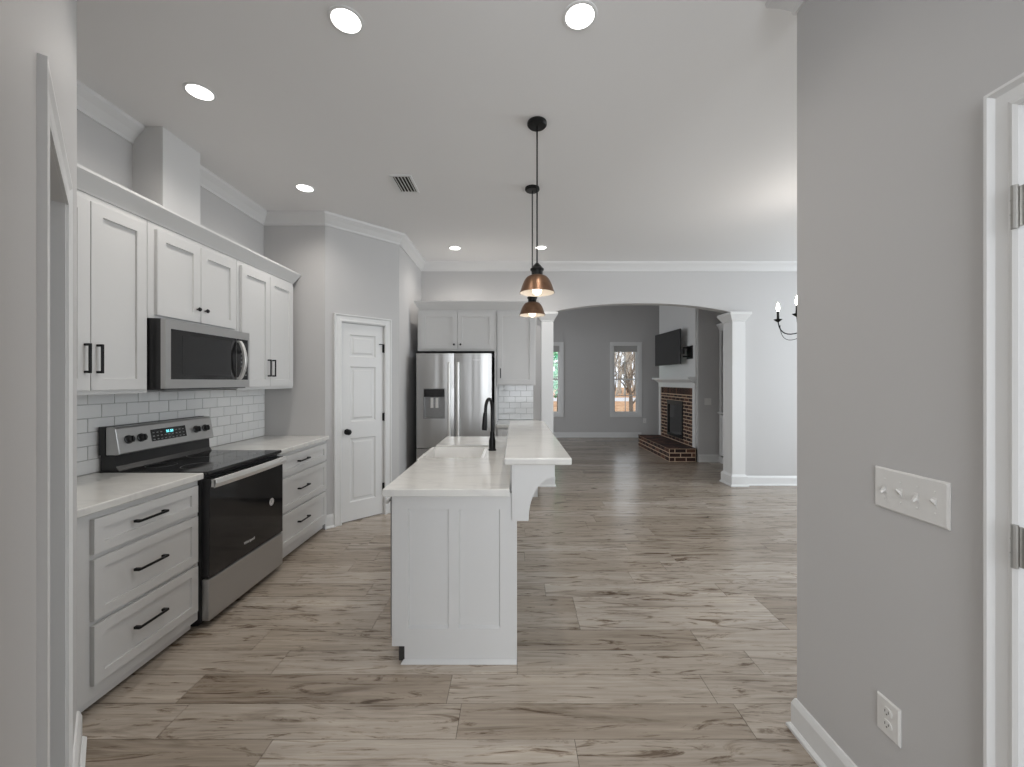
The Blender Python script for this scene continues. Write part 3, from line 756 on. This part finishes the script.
MB().box(-.222, .290, 5.06, YF - .002, 0, .0995).build('toe_board', 'cab', c)
Fb = frame((0, 5.0, 0), (1, 0, 0), (0, -1, 0))
d = shaker('drawer', c, Fb, -.205, .275, .70, .855, .0005, .02, .045); pull(d, Fb, .035, .778, .15, False)
d = shaker('door', c, Fb, -.205, .275, .12, .68, .0005); pull(d, Fb, -.17, .60, .15, True)
slab('countertop', 'short white countertop right of the refrigerator', -.224, .325, 4.955, YF - .002)
tiles('backsplash', 'small patch of white subway tile right of the refrigerator', F_far, -.224, .262, .916, 1.392)
o = MB().box(-.246, -.2245, 4.99, YF - .002, 0, 1.82).build('filler_panel', 'cab', None, bevel=.001)
tag(o, 'narrow white end panel hugging the right side of the refrigerator', 'panel')

# ------------------------------------------------------------------ island
IY0, IY1, IX0, IX1 = 2.08, 3.88, -.630, .008
isl = thing('kitchen_island', 'white kitchen island with panelled end and raised bar wall', 'island', (-.3, 2.98, 0))
mb = MB()
mb.box(IX0 + .02, -.022, IY0 + .022, 2.125, .09, .876); mb.box(IX0 + .02, -.022, 2.725, 2.80, .09, .876)
mb.box(IX0 + .02, -.022, 3.41, IY1, .09, .876); mb.box(-.10, -.022, 2.125, 3.41, .09, .876); mb.box(IX0 + .02, -.10, 2.80, 3.41, .09, .60)
mb.build('body', 'cab', isl)
MB().box(-.567, .008, IY0 + .02, IY1, 0, .0895).build('toe_board', 'cab', isl)
Fi = frame((0, IY0 + .02, 0), (1, 0, 0), (0, -1, 0)); mb = MB(Fi)
zb, zt = .177, .79
for a, b in ((IX0, -.547), (-.339, -.285), (-.0745, IX1)): mb.box(a, b, 0, .02, .088, .876)
for a, b in ((-.547, -.339), (-.285, -.0745)):
    mb.box(a, b, 0, .02, .088, zb); mb.box(a, b, 0, .02, zt, .876)
    mb.box(a, b, 0, .006, zb, zt)
bmesh.ops.remove_doubles(mb.bm, verts=mb.bm.verts, dist=1e-5)
ep = mb.build('end_panel', 'cab', isl, label='end face with two tall recessed panels')
mb = MB(Fi)
for a, b in ((-.547, -.339), (-.285, -.0745)):
    mb.loft([[(a, .006, zb), (a, .019, zb), (a, .006, zb + .012)], [(b, .006, zb), (b, .019, zb), (b, .006, zb + .012)]])
    for e, s in ((a, 1), (b, -1)): mb.loft([[(e, .006, zb), (e, .015, zb), (e + s * .006, .006, zb)], [(e, .006, zt), (e, .015, zt), (e + s * .006, .006, zt)]])
mb.build('panel_bead', 'cab', ep)
MB(Fi).box(-.567, .008, .0, .012, 0, .087).loft([[(-.583, .012, 0), (-.583, .03, 0), (-.571, .012, .016)], [(.012, .012, 0), (.012, .03, 0), (.012, .012, .016)]]).build('base_moulding', 'cab', isl)
# raised bar wall
mb = MB(); mb.box(-.021, .008, IY0 + .022, IY1, .0905, 1.028); bw = mb.build('bar_wall', 'cab', isl)
MB().box(.0085, .0125, IY0 - .001, IY0 + .03, .02, .738).build('corner_trim', 'trim', isl)
Fd = frame((IX0, 0, 0), (0, 1, 0), (-1, 0, 0))
shaker('door', isl, Fd, 2.84, 3.12, .12, .56, -.019); shaker('door', isl, Fd, 3.125, 3.40, .12, .56, -.019); shaker('door', isl, Fd, 3.44, 3.86, .12, .855, -.019)
# corbel
mb = MB(); P = [(-.014, 1.028), (.205, 1.028), (.205, .965)]
for k in range(15):
    t = k / 14 * PI / 2; P.append((.205 - .142 * math.sin(t) if False else .072 + .133 * (1 - math.sin(t)), .745 + .215 * math.cos(t)))
P += [(.070, .738), (-.014, .738)]
mb.prism(P, 1, IY0 - .022, IY0 + .02)
cb = mb.build('corbel', 'cab', isl, bevel=.002, label='scrolled bracket under the bar overhang')
MB().box(-.004, .002, IY0 - .025, IY0 - .0225, .74, 1.026).build('corbel_bead', 'cab', cb)
# tops, cut around the sink
KY0, KY1, KX1 = 2.835, 3.375, -.215
mb = MB(); z0, z1 = .877, .914
mb.box(-.655, -.024, 2.003, KY0, z0, z1); mb.box(KX1, -.024, KY0, KY1, z0, z1); mb.box(-.655, -.024, KY1, 3.915, z0, z1)
bmesh.ops.remove_doubles(mb.bm, verts=mb.bm.verts, dist=1e-5)
bmesh.ops.dissolve_limit(mb.bm, angle_limit=.01, verts=mb.bm.verts, edges=mb.bm.edges)
o = mb.build('countertop', 'quartz', None, bevel=.004); tag(o, 'white quartz lower countertop of the island, cut out around the sink', 'countertop')
o = MB().box(-.052, .286, 2.014, 3.90, 1.030, 1.067).build('bar_top', 'quartz', None, bevel=.009, seg=3); tag(o, 'raised white quartz bar top along the island', 'countertop')
# farmhouse sink
sk = thing('farmhouse_sink', 'white apron-front farmhouse sink set in the island', 'sink', (-.44, 3.105, .66))
x0, x1, y0, y1, zt_, zb_ = -.685, KX1 - .002, KY0 + .003, KY1 - .003, .900, .625; t_ = .025
mb = MB()
mb.box(x0, x0 + t_, y0, y1, zb_, zt_); mb.box(x1 - t_, x1, y0, y1, zb_, zt_); mb.box(x0 + t_, x1 - t_, y0, y0 + t_, zb_, zt_); mb.box(x0 + t_, x1 - t_, y1 - t_, y1, zb_, zt_); mb.box(x0 + t_, x1 - t_, y0 + t_, y1 - t_, zb_, zb_ + t_)
bmesh.ops.remove_doubles(mb.bm, verts=mb.bm.verts, dist=1e-5)
mb.build('basin', 'porcelain', sk)
MB().lathe([(.045, zb_ + t_), (.045, zb_ + t_ + .003), (.03, zb_ + t_ + .004), (.028, zb_ + t_ + .001)], (-.44, 3.1, 0)).build('drain', 'steel_bright', sk)
# faucet: pull-down gooseneck swung towards the near end
fx, fy = -.172, 3.13
ft = thing('faucet', 'matte black pull-down gooseneck faucet beside the sink', 'faucet', (fx, fy, .914))
MB().lathe([(.030, .9145), (.030, .925), (.026, .93), (.026, .99), (.019, 1.02), (.0165, 1.06)], (fx, fy, 0), 24).build('body', 'black', ft, smooth=True)
mb = MB(); dx, dy = -.42, -.9; pts = [(fx, fy, 1.05), (fx, fy, 1.20)]
R_ = .068
for k in range(1, 15):
    t = PI * k / 15; q = R_ * (1 - math.cos(t)); pts.append((fx + dx * q * .75, fy + dy * q, 1.225 + R_ * math.sin(t) * 1.3))
hx, hy = fx + dx * 2 * R_ * .78, fy + dy * 2 * R_ * 1.02
pts.append((hx, hy, 1.20)); mb.tube(pts, .0125, 14); mb.build('spout', 'black', ft, smooth=True)
MB().tube([(hx, hy, 1.215), (hx - .002, hy - .002, 1.18), (hx - .005, hy - .005, 1.10), (hx - .006, hy - .006, 1.085)], [.015, .018, .021, .019], 16).build('spray_head', 'black', ft, smooth=True)
MB().tube([(fx, fy + .02, .965), (fx + .005, fy + .05, .975), (fx + .01, fy + .08, 1.03)], [.008, .007, .006], 10).build('lever', 'black', ft, smooth=True)
# dishwasher in the near end of the island
dw = thing('dishwasher', 'stainless dishwasher seen edge-on in the left side of the island', 'dishwasher', (-.4, 2.425, .09))
MB().box(-.607, -.104, 2.13, 2.72, .095, .870).build('tub', 'enamel', dw)
MB().box(-.652, -.609, 2.128, 2.722, .11, .868).build('door', 'steel_mid', dw, bevel=.004)
MB().box(-.60, -.5675, 2.102, 2.72, 0, .088).build('kick_plate', 'dark', dw)
MB().tube([(-.685, 2.17, .80), (-.685, 2.68, .80)], .010, 12).build('handle', 'steel_bright', dw, smooth=True)

# ------------------------------------------------------------------ pendants and ceiling fittings
def pendant(x, y, label):
    p = thing('pendant_light', label, 'pendant light', (x, y, H), 0, 'dome pendants over the bar')
    MB().lathe([(.060, H), (.062, H - .006), (.062, H - .018), (.055, H - .026), (.012, H - .028)], (x, y, 0), 32).build('canopy', 'black', p, smooth=True)
    MB().tube([(x, y, H - .027), (x, y, 2.19)], .0048, 8).build('rod', 'black', p, smooth=True, label='slim hanging rod')
    z = 2.012; q_ = .022
    MB().lathe([(r_, h_ + q_) for r_, h_ in ((.006, z + .165), (.014, z + .158), (.030, z + .140), (.038, z + .130), (.043, z + .126), (.043, z + .118), (.037, z + .113), (.035, z + .088), (.038, z + .083))], (x, y, 0), 28).build('socket_cap', 'black', p, smooth=True)
    outer = [(.034, z + .105)] + [(.034 + (.108 - .034) * math.sin(t) ** .95, z + .105 * math.cos(t) ** .9) for t in [PI / 2 * k / 14 for k in range(1, 14)]]
    outer = [(.034, z + .105)] + [(.034 + .074 * k / 14, z + .105 * (1 - (k / 14) ** 2.7)) for k in range(1, 14)]
    outer += [(.111, z - .004)]
    sh = MB().lathe(outer + [(r - .0022, h) for r, h in outer[::-1]], (x, y, 0), 40, caps=False).build('lamp_shade', 'bronze', p, smooth=True, label='aged bronze dome shade')
    inner = [(r - .0026, h - .0004) for r, h in outer[1:]]
    MB().lathe(inner + [(r - .0006, h) for r, h in inner[::-1]], (x, y, 0), 40, caps=False).build('shade_liner', 'liner', sh, smooth=True, label='white inside of the shade')
    MB().lathe([(.013, z + .075), (.014, z + .055), (.026, z + .035), (.031, z + .014), (.026, z - .006), (.012, z - .016), (.002, z - .018)], (x, y, 0), 20).build('bulb', 'bulb', p, smooth=True)
    l = bpy.data.lights.new('pendant_glow', 'POINT'); l.energy = .45; l.color = (1, .86, .7); l.shadow_soft_size = .03
    o = bpy.data.objects.new('pendant_glow', l); COL.objects.link(o); o.location = (x, y, z - .055)
pendant(.143, 2.567, 'bronze dome pendant nearest the camera, the larger-looking one')
pendant(.151, 3.44, 'bronze dome pendant further away, over the far half of the bar')

LTS = [(-1.785, 2.298, 'recessed ceiling light closest to the wall cabinets and vent chase'),
       (-.766, 1.842, 'recessed ceiling light at the top of the view, left of the pendants'),
       (.294, 1.82, 'recessed ceiling light at the top of the view, right of the pendants'),
       (-1.78, 3.44, 'recessed ceiling light in front of the pantry wall'),
       (-.733, 4.99, 'small far recessed ceiling light above the refrigerator'),
       (.325, 4.975, 'small far recessed ceiling light just right of the pendant rods')]
def rot_copy(): pass
for x, y, lab in LTS:
    p = thing('recessed_light', lab, 'ceiling light', (x, y, H), 0, 'recessed ceiling lights')
    MB().lathe([(.078, H), (.078, H - .003), (.074, H - .005), (.064, H - .004), (.062, H)], (x, y, 0), 36, caps=False).build('trim_ring', 'trim', p, smooth=True)
    MB().lathe([(.0635, H), (.0635, H - .0035), (.04, H - .005), (.002, H - .0055)], (x, y, 0), 32).build('lens', 'lens', p, smooth=True)
    l = bpy.data.lights.new('downlight', 'SPOT'); l.energy = 34; l.spot_size = math.radians(150); l.spot_blend = 1; l.shadow_soft_size = .06; l.color = (1, .95, .89)
    o = bpy.data.objects.new('downlight', l); COL.objects.link(o); o.location = (x, y, H - .02)
# ceiling register
v = thing('ceiling_vent', 'small white ceiling air register between the lights and the pantry', 'ceiling vent', (-.91, 3.37, H))
vx, vy = -.91, 3.37; mb = MB(); hx_, hy_ = .085, .15
mb.box(vx - hx_, vx - hx_ + .018, vy - hy_, vy + hy_, H - .008, H); mb.box(vx + hx_ - .018, vx + hx_, vy - hy_, vy + hy_, H - .008, H)
mb.box(vx - hx_ + .018, vx + hx_ - .018, vy - hy_, vy - hy_ + .018, H - .008, H); mb.box(vx - hx_ + .018, vx + hx_ - .018, vy + hy_ - .018, vy + hy_, H - .008, H)
mb.build('frame', 'trim', v)
MB().box(vx - hx_ + .018, vx + hx_ - .018, vy - hy_ + .018, vy + hy_ - .018, H - .002, H).build('backing', 'dark', v)
for k in range(5):
    a = vx - hx_ + .026 + k * .0265
    MB().loft([[(a, vy - hy_ + .018, H - .003), (a + .003, vy - hy_ + .018, H - .003), (a + .013, vy - hy_ + .018, H - .010), (a + .010, vy - hy_ + .018, H - .010)],
               [(a, vy + hy_ - .018, H - .003), (a + .003, vy + hy_ - .018, H - .003), (a + .013, vy + hy_ - .018, H - .010), (a + .010, vy + hy_ - .018, H - .010)]]).build('slat', 'trim', v)

# chandelier of the dining room, mostly behind the right wall
hx_, hy_, hz_ = 2.53, 3.42, 1.93
ch = thing('chandelier', 'dark iron candle chandelier peeking past the right wall, two lit candles in view', 'chandelier', (hx_, hy_, H))
MB().lathe([(.06, H), (.06, H - .012), (.02, H - .03), (.006, H - .035)], (hx_, hy_, 0), 24).build('canopy', 'black', ch, smooth=True)
MB().tube([(hx_, hy_, H - .03), (hx_, hy_, 2.35)], .006, 8).build('rod', 'black', ch)
MB().lathe([(.006, 2.36), (.016, 2.33), (.010, 2.28), (.022, 2.22), (.012, 2.1), (.010, 1.95), (.026, 1.90), (.018, 1.86), (.004, 1.83)], (hx_, hy_, 0), 20).build('centre_column', 'black', ch, smooth=True)
for k in range(5):
    t = math.radians(136 + 72 * k); ux, uy = math.cos(t), math.sin(t); R_ = .26
    def P_(r, z): return (hx_ + ux * r, hy_ + uy * r, z)
    pts = [P_(.015 + (R_ - .015) * math.sin(PI / 2 * q), 1.905 - .055 * math.sin(PI * q) + .095 * q ** 3) for q in [j / 12 for j in range(13)]]
    mb = MB(); mb.tube(pts, .005, 8)
    pts2 = [P_(.02 + (R_ - .035) * math.sin(PI / 2 * q), 1.875 - .075 * math.sin(PI * q) + .07 * q ** 3) for q in [j / 12 for j in range(13)]]
    mb.tube(pts2, .0025, 6); mb.tube([P_(R_, pts[-1][2] - .004), P_(R_, 1.985)], .005, 8)
    arm = mb.build('arm', 'black', ch, smooth=True)
    MB().lathe([(.006, 1.972), (.016, 1.980), (.033, 1.994), (.034, 1.998), (.008, 1.992)], P_(R_, 0), 20).build('drip_pan', 'black', arm, smooth=True)
    MB().lathe([(.011, 1.992), (.009, 2.065), (.006, 2.068)], P_(R_, 0), 14).build('candle', 'black', arm, smooth=True)
    MB().lathe([(.006, 2.068), (.013, 2.085), (.015, 2.10), (.010, 2.125), (.002, 2.148)], P_(R_, 0), 14).build('bulb', 'flame_bulb', arm, smooth=True)
l = bpy.data.lights.new('chandelier_glow', 'POINT'); l.energy = 10; l.color = (1, .93, .85); l.shadow_soft_size = .2
o = bpy.data.objects.new('chandelier_glow', l); COL.objects.link(o); o.location = (hx_, hy_, 2.45)

# ------------------------------------------------------------------ plates on the walls
sw = thing('light_switch', 'white four-gang toggle switch plate on the right wall', 'light switch', (RX, 1.2, 1.11))
s0, s1, q0, q1 = 1.087, 1.312, 1.048, 1.176
MB(F_right).loft([[(s0, 0, q0), (s1, 0, q0), (s1, 0, q1), (s0, 0, q1)], [(s0, .003, q0), (s1, .003, q0), (s1, .003, q1), (s0, .003, q1)], [(s0 + .005, .007, q0 + .005), (s1 - .005, .007, q0 + .005), (s1 - .005, .007, q1 - .005), (s0 + .005, .007, q1 - .005)]]).build('plate', 'white_plastic', sw)
for k, up in enumerate((1, -1, 1, -1)):
    a = s0 + .036 + k * .0505; c = (q0 + q1) / 2; mb = MB(F_right); 
    mb.box(a - .0055, a + .0055, .0071, .0085, c - .013, c + .013)
    mb.loft([[(a - .004, .0085, c - .006), (a + .004, .0085, c - .006), (a + .004, .0085, c + .006), (a - .004, .0085, c + .006)],
             [(a - .003, .021, c + up * .011 - .003), (a + .003, .021, c + up * .011 - .003), (a + .003, .021, c + up * .011 + .003), (a - .003, .021, c + up * .011 + .003)]])
    mb.build('toggle', 'white_plastic', sw)
    for q in (-.03, .03): MB(F_right).lathe([(.0028, .007), (.0025, .0082)], (a, 0, c + q), 10, axis=1).build('screw', 'white_plastic', sw)
def outlet(label, xf, s0, s1, q0, q1):
    o_ = thing('wall_outlet', label, 'outlet', tuple(xf @ Vector(((s0 + s1) / 2, 0, q0))), 0, None)
    MB(xf).loft([[(s0, 0, q0), (s1, 0, q0), (s1, 0, q1), (s0, 0, q1)], [(s0, .003, q0), (s1, .003, q0), (s1, .003, q1), (s0, .003, q1)], [(s0 + .004, .0065, q0 + .004), (s1 - .004, .0065, q0 + .004), (s1 - .004, .0065, q1 - .004), (s0 + .004, .0065, q1 - .004)]]).build('plate', 'white_plastic', o_)
    a = (s0 + s1) / 2; c = (q0 + q1) / 2
    for s in (-1, 1):
        cc = c + s * .0195; mb = MB(xf); mb.loft([[(a + .0165 * math.cos(2 * PI * k / 20), b, cc + .0145 * math.sin(2 * PI * k / 20)) for k in range(20)] for b in (.0066, .0088)])
        r_ = mb.build('receptacle', 'white_plastic', o_)
        MB(xf).box(a - .007, a - .005, .0089, .0092, cc - .002, cc + .006).box(a + .005, a + .007, .0089, .0092, cc - .002, cc + .006).box(a - .002, a + .002, .0089, .0092, cc - .009, cc - .005).build('slot', 'dark', r_)
outlet('white duplex outlet low on the right wall', F_right, 1.227, 1.305, .338, .452)
outlet('small outlet low on the living room wall right of the window', frame((0, YB, 0), (1, 0, 0), (0, -1, 0)), 3.305, 3.385, .37, .49)
o_ = thing('light_switch', 'small white switch on the grey wall beside the fireplace', 'light switch', (3.47, 7.26, 1.0))
Fa = frame((0, BY0 - .04, 0), (1, 0, 0), (0, -1, 0))
MB(Fa).box(3.405, 3.525, 0, .006, 1.02, 1.14).build('plate', 'white_plastic', o_, bevel=.002); MB(Fa).box(3.435, 3.455, .0061, .010, 1.06, 1.10).box(3.475, 3.495, .0061, .010, 1.06, 1.10).build('toggle', 'white_plastic', o_)

# ------------------------------------------------------------------ fireplace
fp = thing('fireplace', 'brick corner-of-room fireplace with raised hearth and white mantel', 'fireplace', (BX, 8.2, 0))
def bricks(mb, xf, a0, a1, c0, c1, bl=.203, bh=.0677, g=.0085, th=.003, off=0, holes=None):
    mb.xf = xf; c = c0; r = off
    while c < c1 - .02:
        t_ = min(c + bh, c1); a = a0 - (bl / 2 if r % 2 else 0)
        while a < a1 - .01:
            segs = [(max(a, a0), min(a + bl, a1))]
            if holes:
                h0, h1, k0, k1 = holes
                if c < k1 - .01 and t_ > k0 + .01:
                    n_ = []
                    for p, q in segs:
                        if p < h0: n_.append((p, min(q, h0)))
                        if q > h1: n_.append((max(p, h1), q))
                    segs = n_
            for p, q in segs:
                if q - p > .025: mb.box(p + g, q - g, 0, th, c + g, t_ - g)
            a += bl
        c += bh; r += 1
HX, HZ = 2.77, .245; HY0, HY1 = 7.27, 9.10
Fw = frame((BX, 0, 0), (0, 1, 0), (-1, 0, 0))
# hearth
MB().box(HX + .012, BX - .001, HY0 + .012, HY1 - .012, 0, HZ - .012).box(BX - .001, BX + .02, SY0, SY1, .0, HZ - .012).build('hearth_mortar', 'mortar', fp)
mb = MB(); ch_ = (HZ - .012) / 3
bricks(mb, frame((HX + .012, 0, 0), (0, 1, 0), (-1, 0, 0)), HY0 + .012, HY1 - .012, 0, HZ - .012, bh=ch_ + 1e-5)
bricks(mb, frame((0, HY0 + .012, 0), (1, 0, 0), (0, -1, 0)), HX + .012, BX - .001, 0, HZ - .012, bh=ch_ + 1e-5, off=1)
# top course: bricks laid flat across
mb.xf = Matrix.Identity(4); y = HY0 + .004
while y < HY1 - .03:
    for (p, q) in ((HX, HX + .2), (HX + .205, HX + .40), (HX + .405, BX - .002)): mb.box(p + .004, q - .004, y + .005, min(y + .098, HY1) - .005, HZ - .012, HZ)
    y += .0965
mb.build('hearth_brick', 'brick', fp, label='brick raised hearth')
# surround
mb = MB(); mb.box(BX + .012, BX + .10, SY0, FY0, HZ - .01, SZ1); mb.box(BX + .012, BX + .10, FY1, SY1, HZ - .01, SZ1); mb.box(BX + .012, BX + .10, FY0, FY1, FZ1, SZ1); mb.box(BX + .012, BX + .10, FY0, FY1, HZ - .01, FZ0)
mb.build('surround_mortar', 'mortar', fp)
mb = MB(); Fs = frame((BX + .012, 0, 0), (0, 1, 0), (-1, 0, 0))
bricks(mb, Fs, SY0, SY1, HZ, SZ1 - .14, holes=(FY0, FY1, FZ0, FZ1)); mb.xf = Fs
a = SY0
while a < SY1 - .02: mb.box(a + .005, min(a + .0677, SY1) - .004, 0, .003, SZ1 - .13, SZ1 - .004); a += .0677
mb.build('surround_brick', 'brick', fp, label='brick face around the firebox')
mb = MB(); mb.box(BX + .10, BX + .50, FY0 - .03, FY0, FZ0, FZ1); mb.box(BX + .10, BX + .50, FY1, FY1 + .03, FZ0, FZ1); mb.box(BX + .10, BX + .5, FY0, FY1, FZ1, FZ1 + .03); mb.box(BX + .10, BX + .5, FY0, FY1, FZ0 - .03, FZ0); mb.box(BX + .5, BX + .52, FY0 - .03, FY1 + .03, FZ0 - .03, FZ1 + .03)
mb.build('firebox', 'dark', fp)
Fg = frame((BX, 0, 0), (0, 1, 0), (-1, 0, 0)); mb = MB(Fg); w_ = .055
mb.box(FY0, FY0 + w_, -.03, .005, FZ0, FZ1); mb.box(FY1 - w_, FY1, -.03, .005, FZ0, FZ1); mb.box(FY0 + w_, FY1 - w_, -.03, .005, FZ1 - .09, FZ1); mb.box(FY0 + w_, FY1 - w_, -.03, .005, FZ0, FZ0 + .05)
sc_ = mb.build('fire_screen', 'black', fp, bevel=.003)
MB(Fg).box(FY0 + w_, FY1 - w_, -.02, -.014, FZ0 + .05, FZ1 - .09).build('screen_glass', 'bglass', sc_)
# white mantel
mb = MB(Fg); mb.box(SY1 + .001, BY1, -.09, .012, HZ, SZ1); mb.box(BY0, SY0 - .001, -.09, .012, HZ, SZ1)
mb.box(BY0, BY1, -.001, .016, SZ1 + .001, 1.44)
mt = mb.build('mantel', 'trim', fp, label='white wooden mantel')
MP = [(-.0, 1.41), (.022, 1.41), (.03, 1.425), (.085, 1.47), (.09, 1.485), (.13, 1.485), (.13, 1.52), (0, 1.52)]
MB(Fg).loft([[(BY0 - .0, b, c) for b, c in MP], [(BY1 + b * .8, b, c) for b, c in MP]]).build('mantel_shelf', 'trim', mt)

# television on a swing arm
tv = thing('television', 'flat television on a swing-arm bracket above the mantel', 'television', (BX, 8.22, 1.76))
TX = 3.085; mT = frame((TX, 8.22, 2.105), (math.sin(math.radians(-3)), math.cos(math.radians(-3)), 0), (-math.cos(math.radians(3)), math.sin(math.radians(-3)), 0))
MB(mT).box(-.585, .585, -.03, 0, -.335, .335).build('frame', 'tv', tv, bevel=.004)
MB(mT).box(-.572, .572, .0003, .0012, -.318, .322).build('screen', 'bglass', tv)
mb = MB(); mb.box(BX - .02, BX - .001, 7.40, 7.62, 1.86, 2.10)
mb.box(3.125, BX - .02, 7.50, 7.53, 1.89, 1.92); mb.box(3.125, BX - .02, 7.50, 7.53, 2.05, 2.08); mb.box(3.125, 3.15, 7.50, 8.3, 1.95, 2.05)
mb.build('wall_bracket', 'black', tv, label='black swing-arm wall bracket')

# built-in bookcase
bk = thing('bookcase', 'grey-white built-in bookcase beyond the right column', 'bookcase', (3.76, 6.6, 0))
K0, K1, KX, KB = 5.90, 7.255, 3.665, 3.859
mb = MB(); mb.box(KX, KX + .02, K0, K0 + .07, 0, 2.45); mb.box(KX, KX + .02, K1 - .07, K1, 0, 2.45); mb.box(KX, KX + .02, K0 + .07, K1 - .07, 2.34, 2.45); mb.box(KX, KX + .02, 6.55, 6.61, 0, 2.34)
mb.box(KX + .02, KB, K0, K0 + .018, 0, 2.45); mb.box(KX + .02, KB, K1 - .018, K1, 0, 2.45); mb.box(KX + .02, KB, K0 + .018, K1 - .018, 2.43, 2.45)
mb.build('carcass', 'trim', bk)
MB().box(KB - .006, KB, K0 + .018, K1 - .018, .1, 2.43).build('back_board', 'wall', bk)
for z in (1.25, 1.62, 1.98): MB().box(KX + .02, KB - .006, K0 + .019, K1 - .019, z, z + .022).build('shelf', 'trim', bk)
MB().box(KX - .035, KB - .006, K0, K1, .87, .90).build('ledge', 'trim', bk)
Fq = frame((KX, 0, 0), (0, 1, 0), (-1, 0, 0))
for a0, a1 in ((K0 + .05, 6.57), (6.59, K1 - .05)): shaker('door', bk, Fq, a0, a1, .13, .85, .0005, .02, .06, 'trim')
MB(Fq).loft([[(K0, b, c + .0) for b, c in [(q, z - .03) for q, z in CC]], [(K1, b, c) for b, c in [(q, z - .03) for q, z in CC]]]).build('crown', 'trim', bk)
MB(Fq).box(K0, K1, 0.0005, .016, 0, .11).build('plinth', 'trim', bk)

# ------------------------------------------------------------------ outdoors
gz = -.45
S(MB().box(-60, 90, YB + 1.0, 120, gz - .2, gz), 'ground_outside', 'leaves', label='lawn covered in orange fallen leaves')
o = MB().box(-60, 90, 38.0, 46, gz, gz + .012).build('road', 'asphalt', None); tag(o, 'pale road crossing the yard outside the windows', 'road')
def bare_tree(x, y, h, r, lean, mat, label, seed, depth=3, grp='bare trees outside'):
    rn = random.Random(seed); t = thing('bare_tree', label, 'tree', (x, y, gz), 0, grp)
    tr, br = MB(), MB()
    def limb(mb, p, d, L, r0, lv):
        pts = [p]; rs = [r0]; q = Vector(p); dd = Vector(d).normalized(); n_ = 5
        for k in range(n_):
            dd = (dd + Vector((rn.uniform(-.16, .16), rn.uniform(-.16, .16), rn.uniform(-.04, .12)))).normalized()
            q = q + dd * L / n_; pts.append(q.copy()); rs.append(r0 * (1 - .72 * (k + 1) / n_))
        mb.tube(pts, rs, 6 if lv else 10)
        if lv < depth:
            for j in range(rn.randint(4, 6) if lv else 8):
                s_ = rn.uniform(.3, 1); i = min(n_ - 1, int(s_ * n_)); a = rn.uniform(0, 2 * PI); el = rn.uniform(.3, .9)
                limb(br, pts[i], Vector((math.cos(a), math.sin(a), el)) * 1.0 + dd * .4, L * rn.uniform(.4, .6), rs[i] * .5, lv + 1)
    limb(tr, Vector((x, y, gz)), Vector((lean, 0, 1)), h, r, 0)
    tr.build('trunk', mat, t, smooth=True); br.build('branches', mat, t)
bare_tree(6.15, 21.3, 3.0, .13, .05, 'bark', 'bare forked tree standing on the near lawn outside the right-hand window', 3, 3)
rn_ = random.Random(11)
for i in range(20):
    y = 50 + i * 1.3; x = y * (.235 + .075 * ((i * .618) % 1)) + rn_.uniform(-.3, .3)
    bare_tree(x, y, 10 + (i * 37 % 5), .13 + .03 * (i % 3), rn_.uniform(-.05, .05), 'bark_pale' if i % 3 else 'bark', 'slim bare tree in the woods across the road outside', 20 + i, 2, 'woods across the road')
def evergreen(x, y, h, r, label, seed):
    rn = random.Random(seed); t = thing('evergreen_tree', label, 'tree', (x, y, gz), 0, 'evergreens outside')
    MB().tube([(x, y, gz), (x, y, gz + h)], [.14, .02], 8).build('trunk', 'bark', t)
    mb = MB()
    for k in range(1500):
        q = rn.random() ** .8; z = gz + 1.25 + q * (h - 1.25); rr = r * (1 - q) * rn.uniform(.55, 1) + .06; a = rn.uniform(0, 2 * PI)
        c = Vector((x + math.cos(a) * rr, y + math.sin(a) * rr, z)); s_ = rn.uniform(.10, .22)
        o_ = Vector((math.cos(a), math.sin(a), rn.uniform(-.6, .2))).normalized(); w = Vector((-math.sin(a), math.cos(a), 0))
        p = [c - w * s_ * .4, c + o_ * s_ * .5 - Vector((0, 0, .05)), c + w * s_ * .4, c - o_ * s_ * .3 + Vector((0, 0, s_ * .5))]
        mb.loft([[v_ for v_ in p], [v_ + Vector((0, 0, .02)) for v_ in p]])
    mb.build('foliage', 'needle', t)
evergreen(1.75, 15.6, 5.5, 1.5, 'dense green evergreen outside the window beyond the left column', 5)
evergreen(3.3, 22.0, 7.0, 1.7, 'taller evergreen further off behind the nearer evergreen', 6)
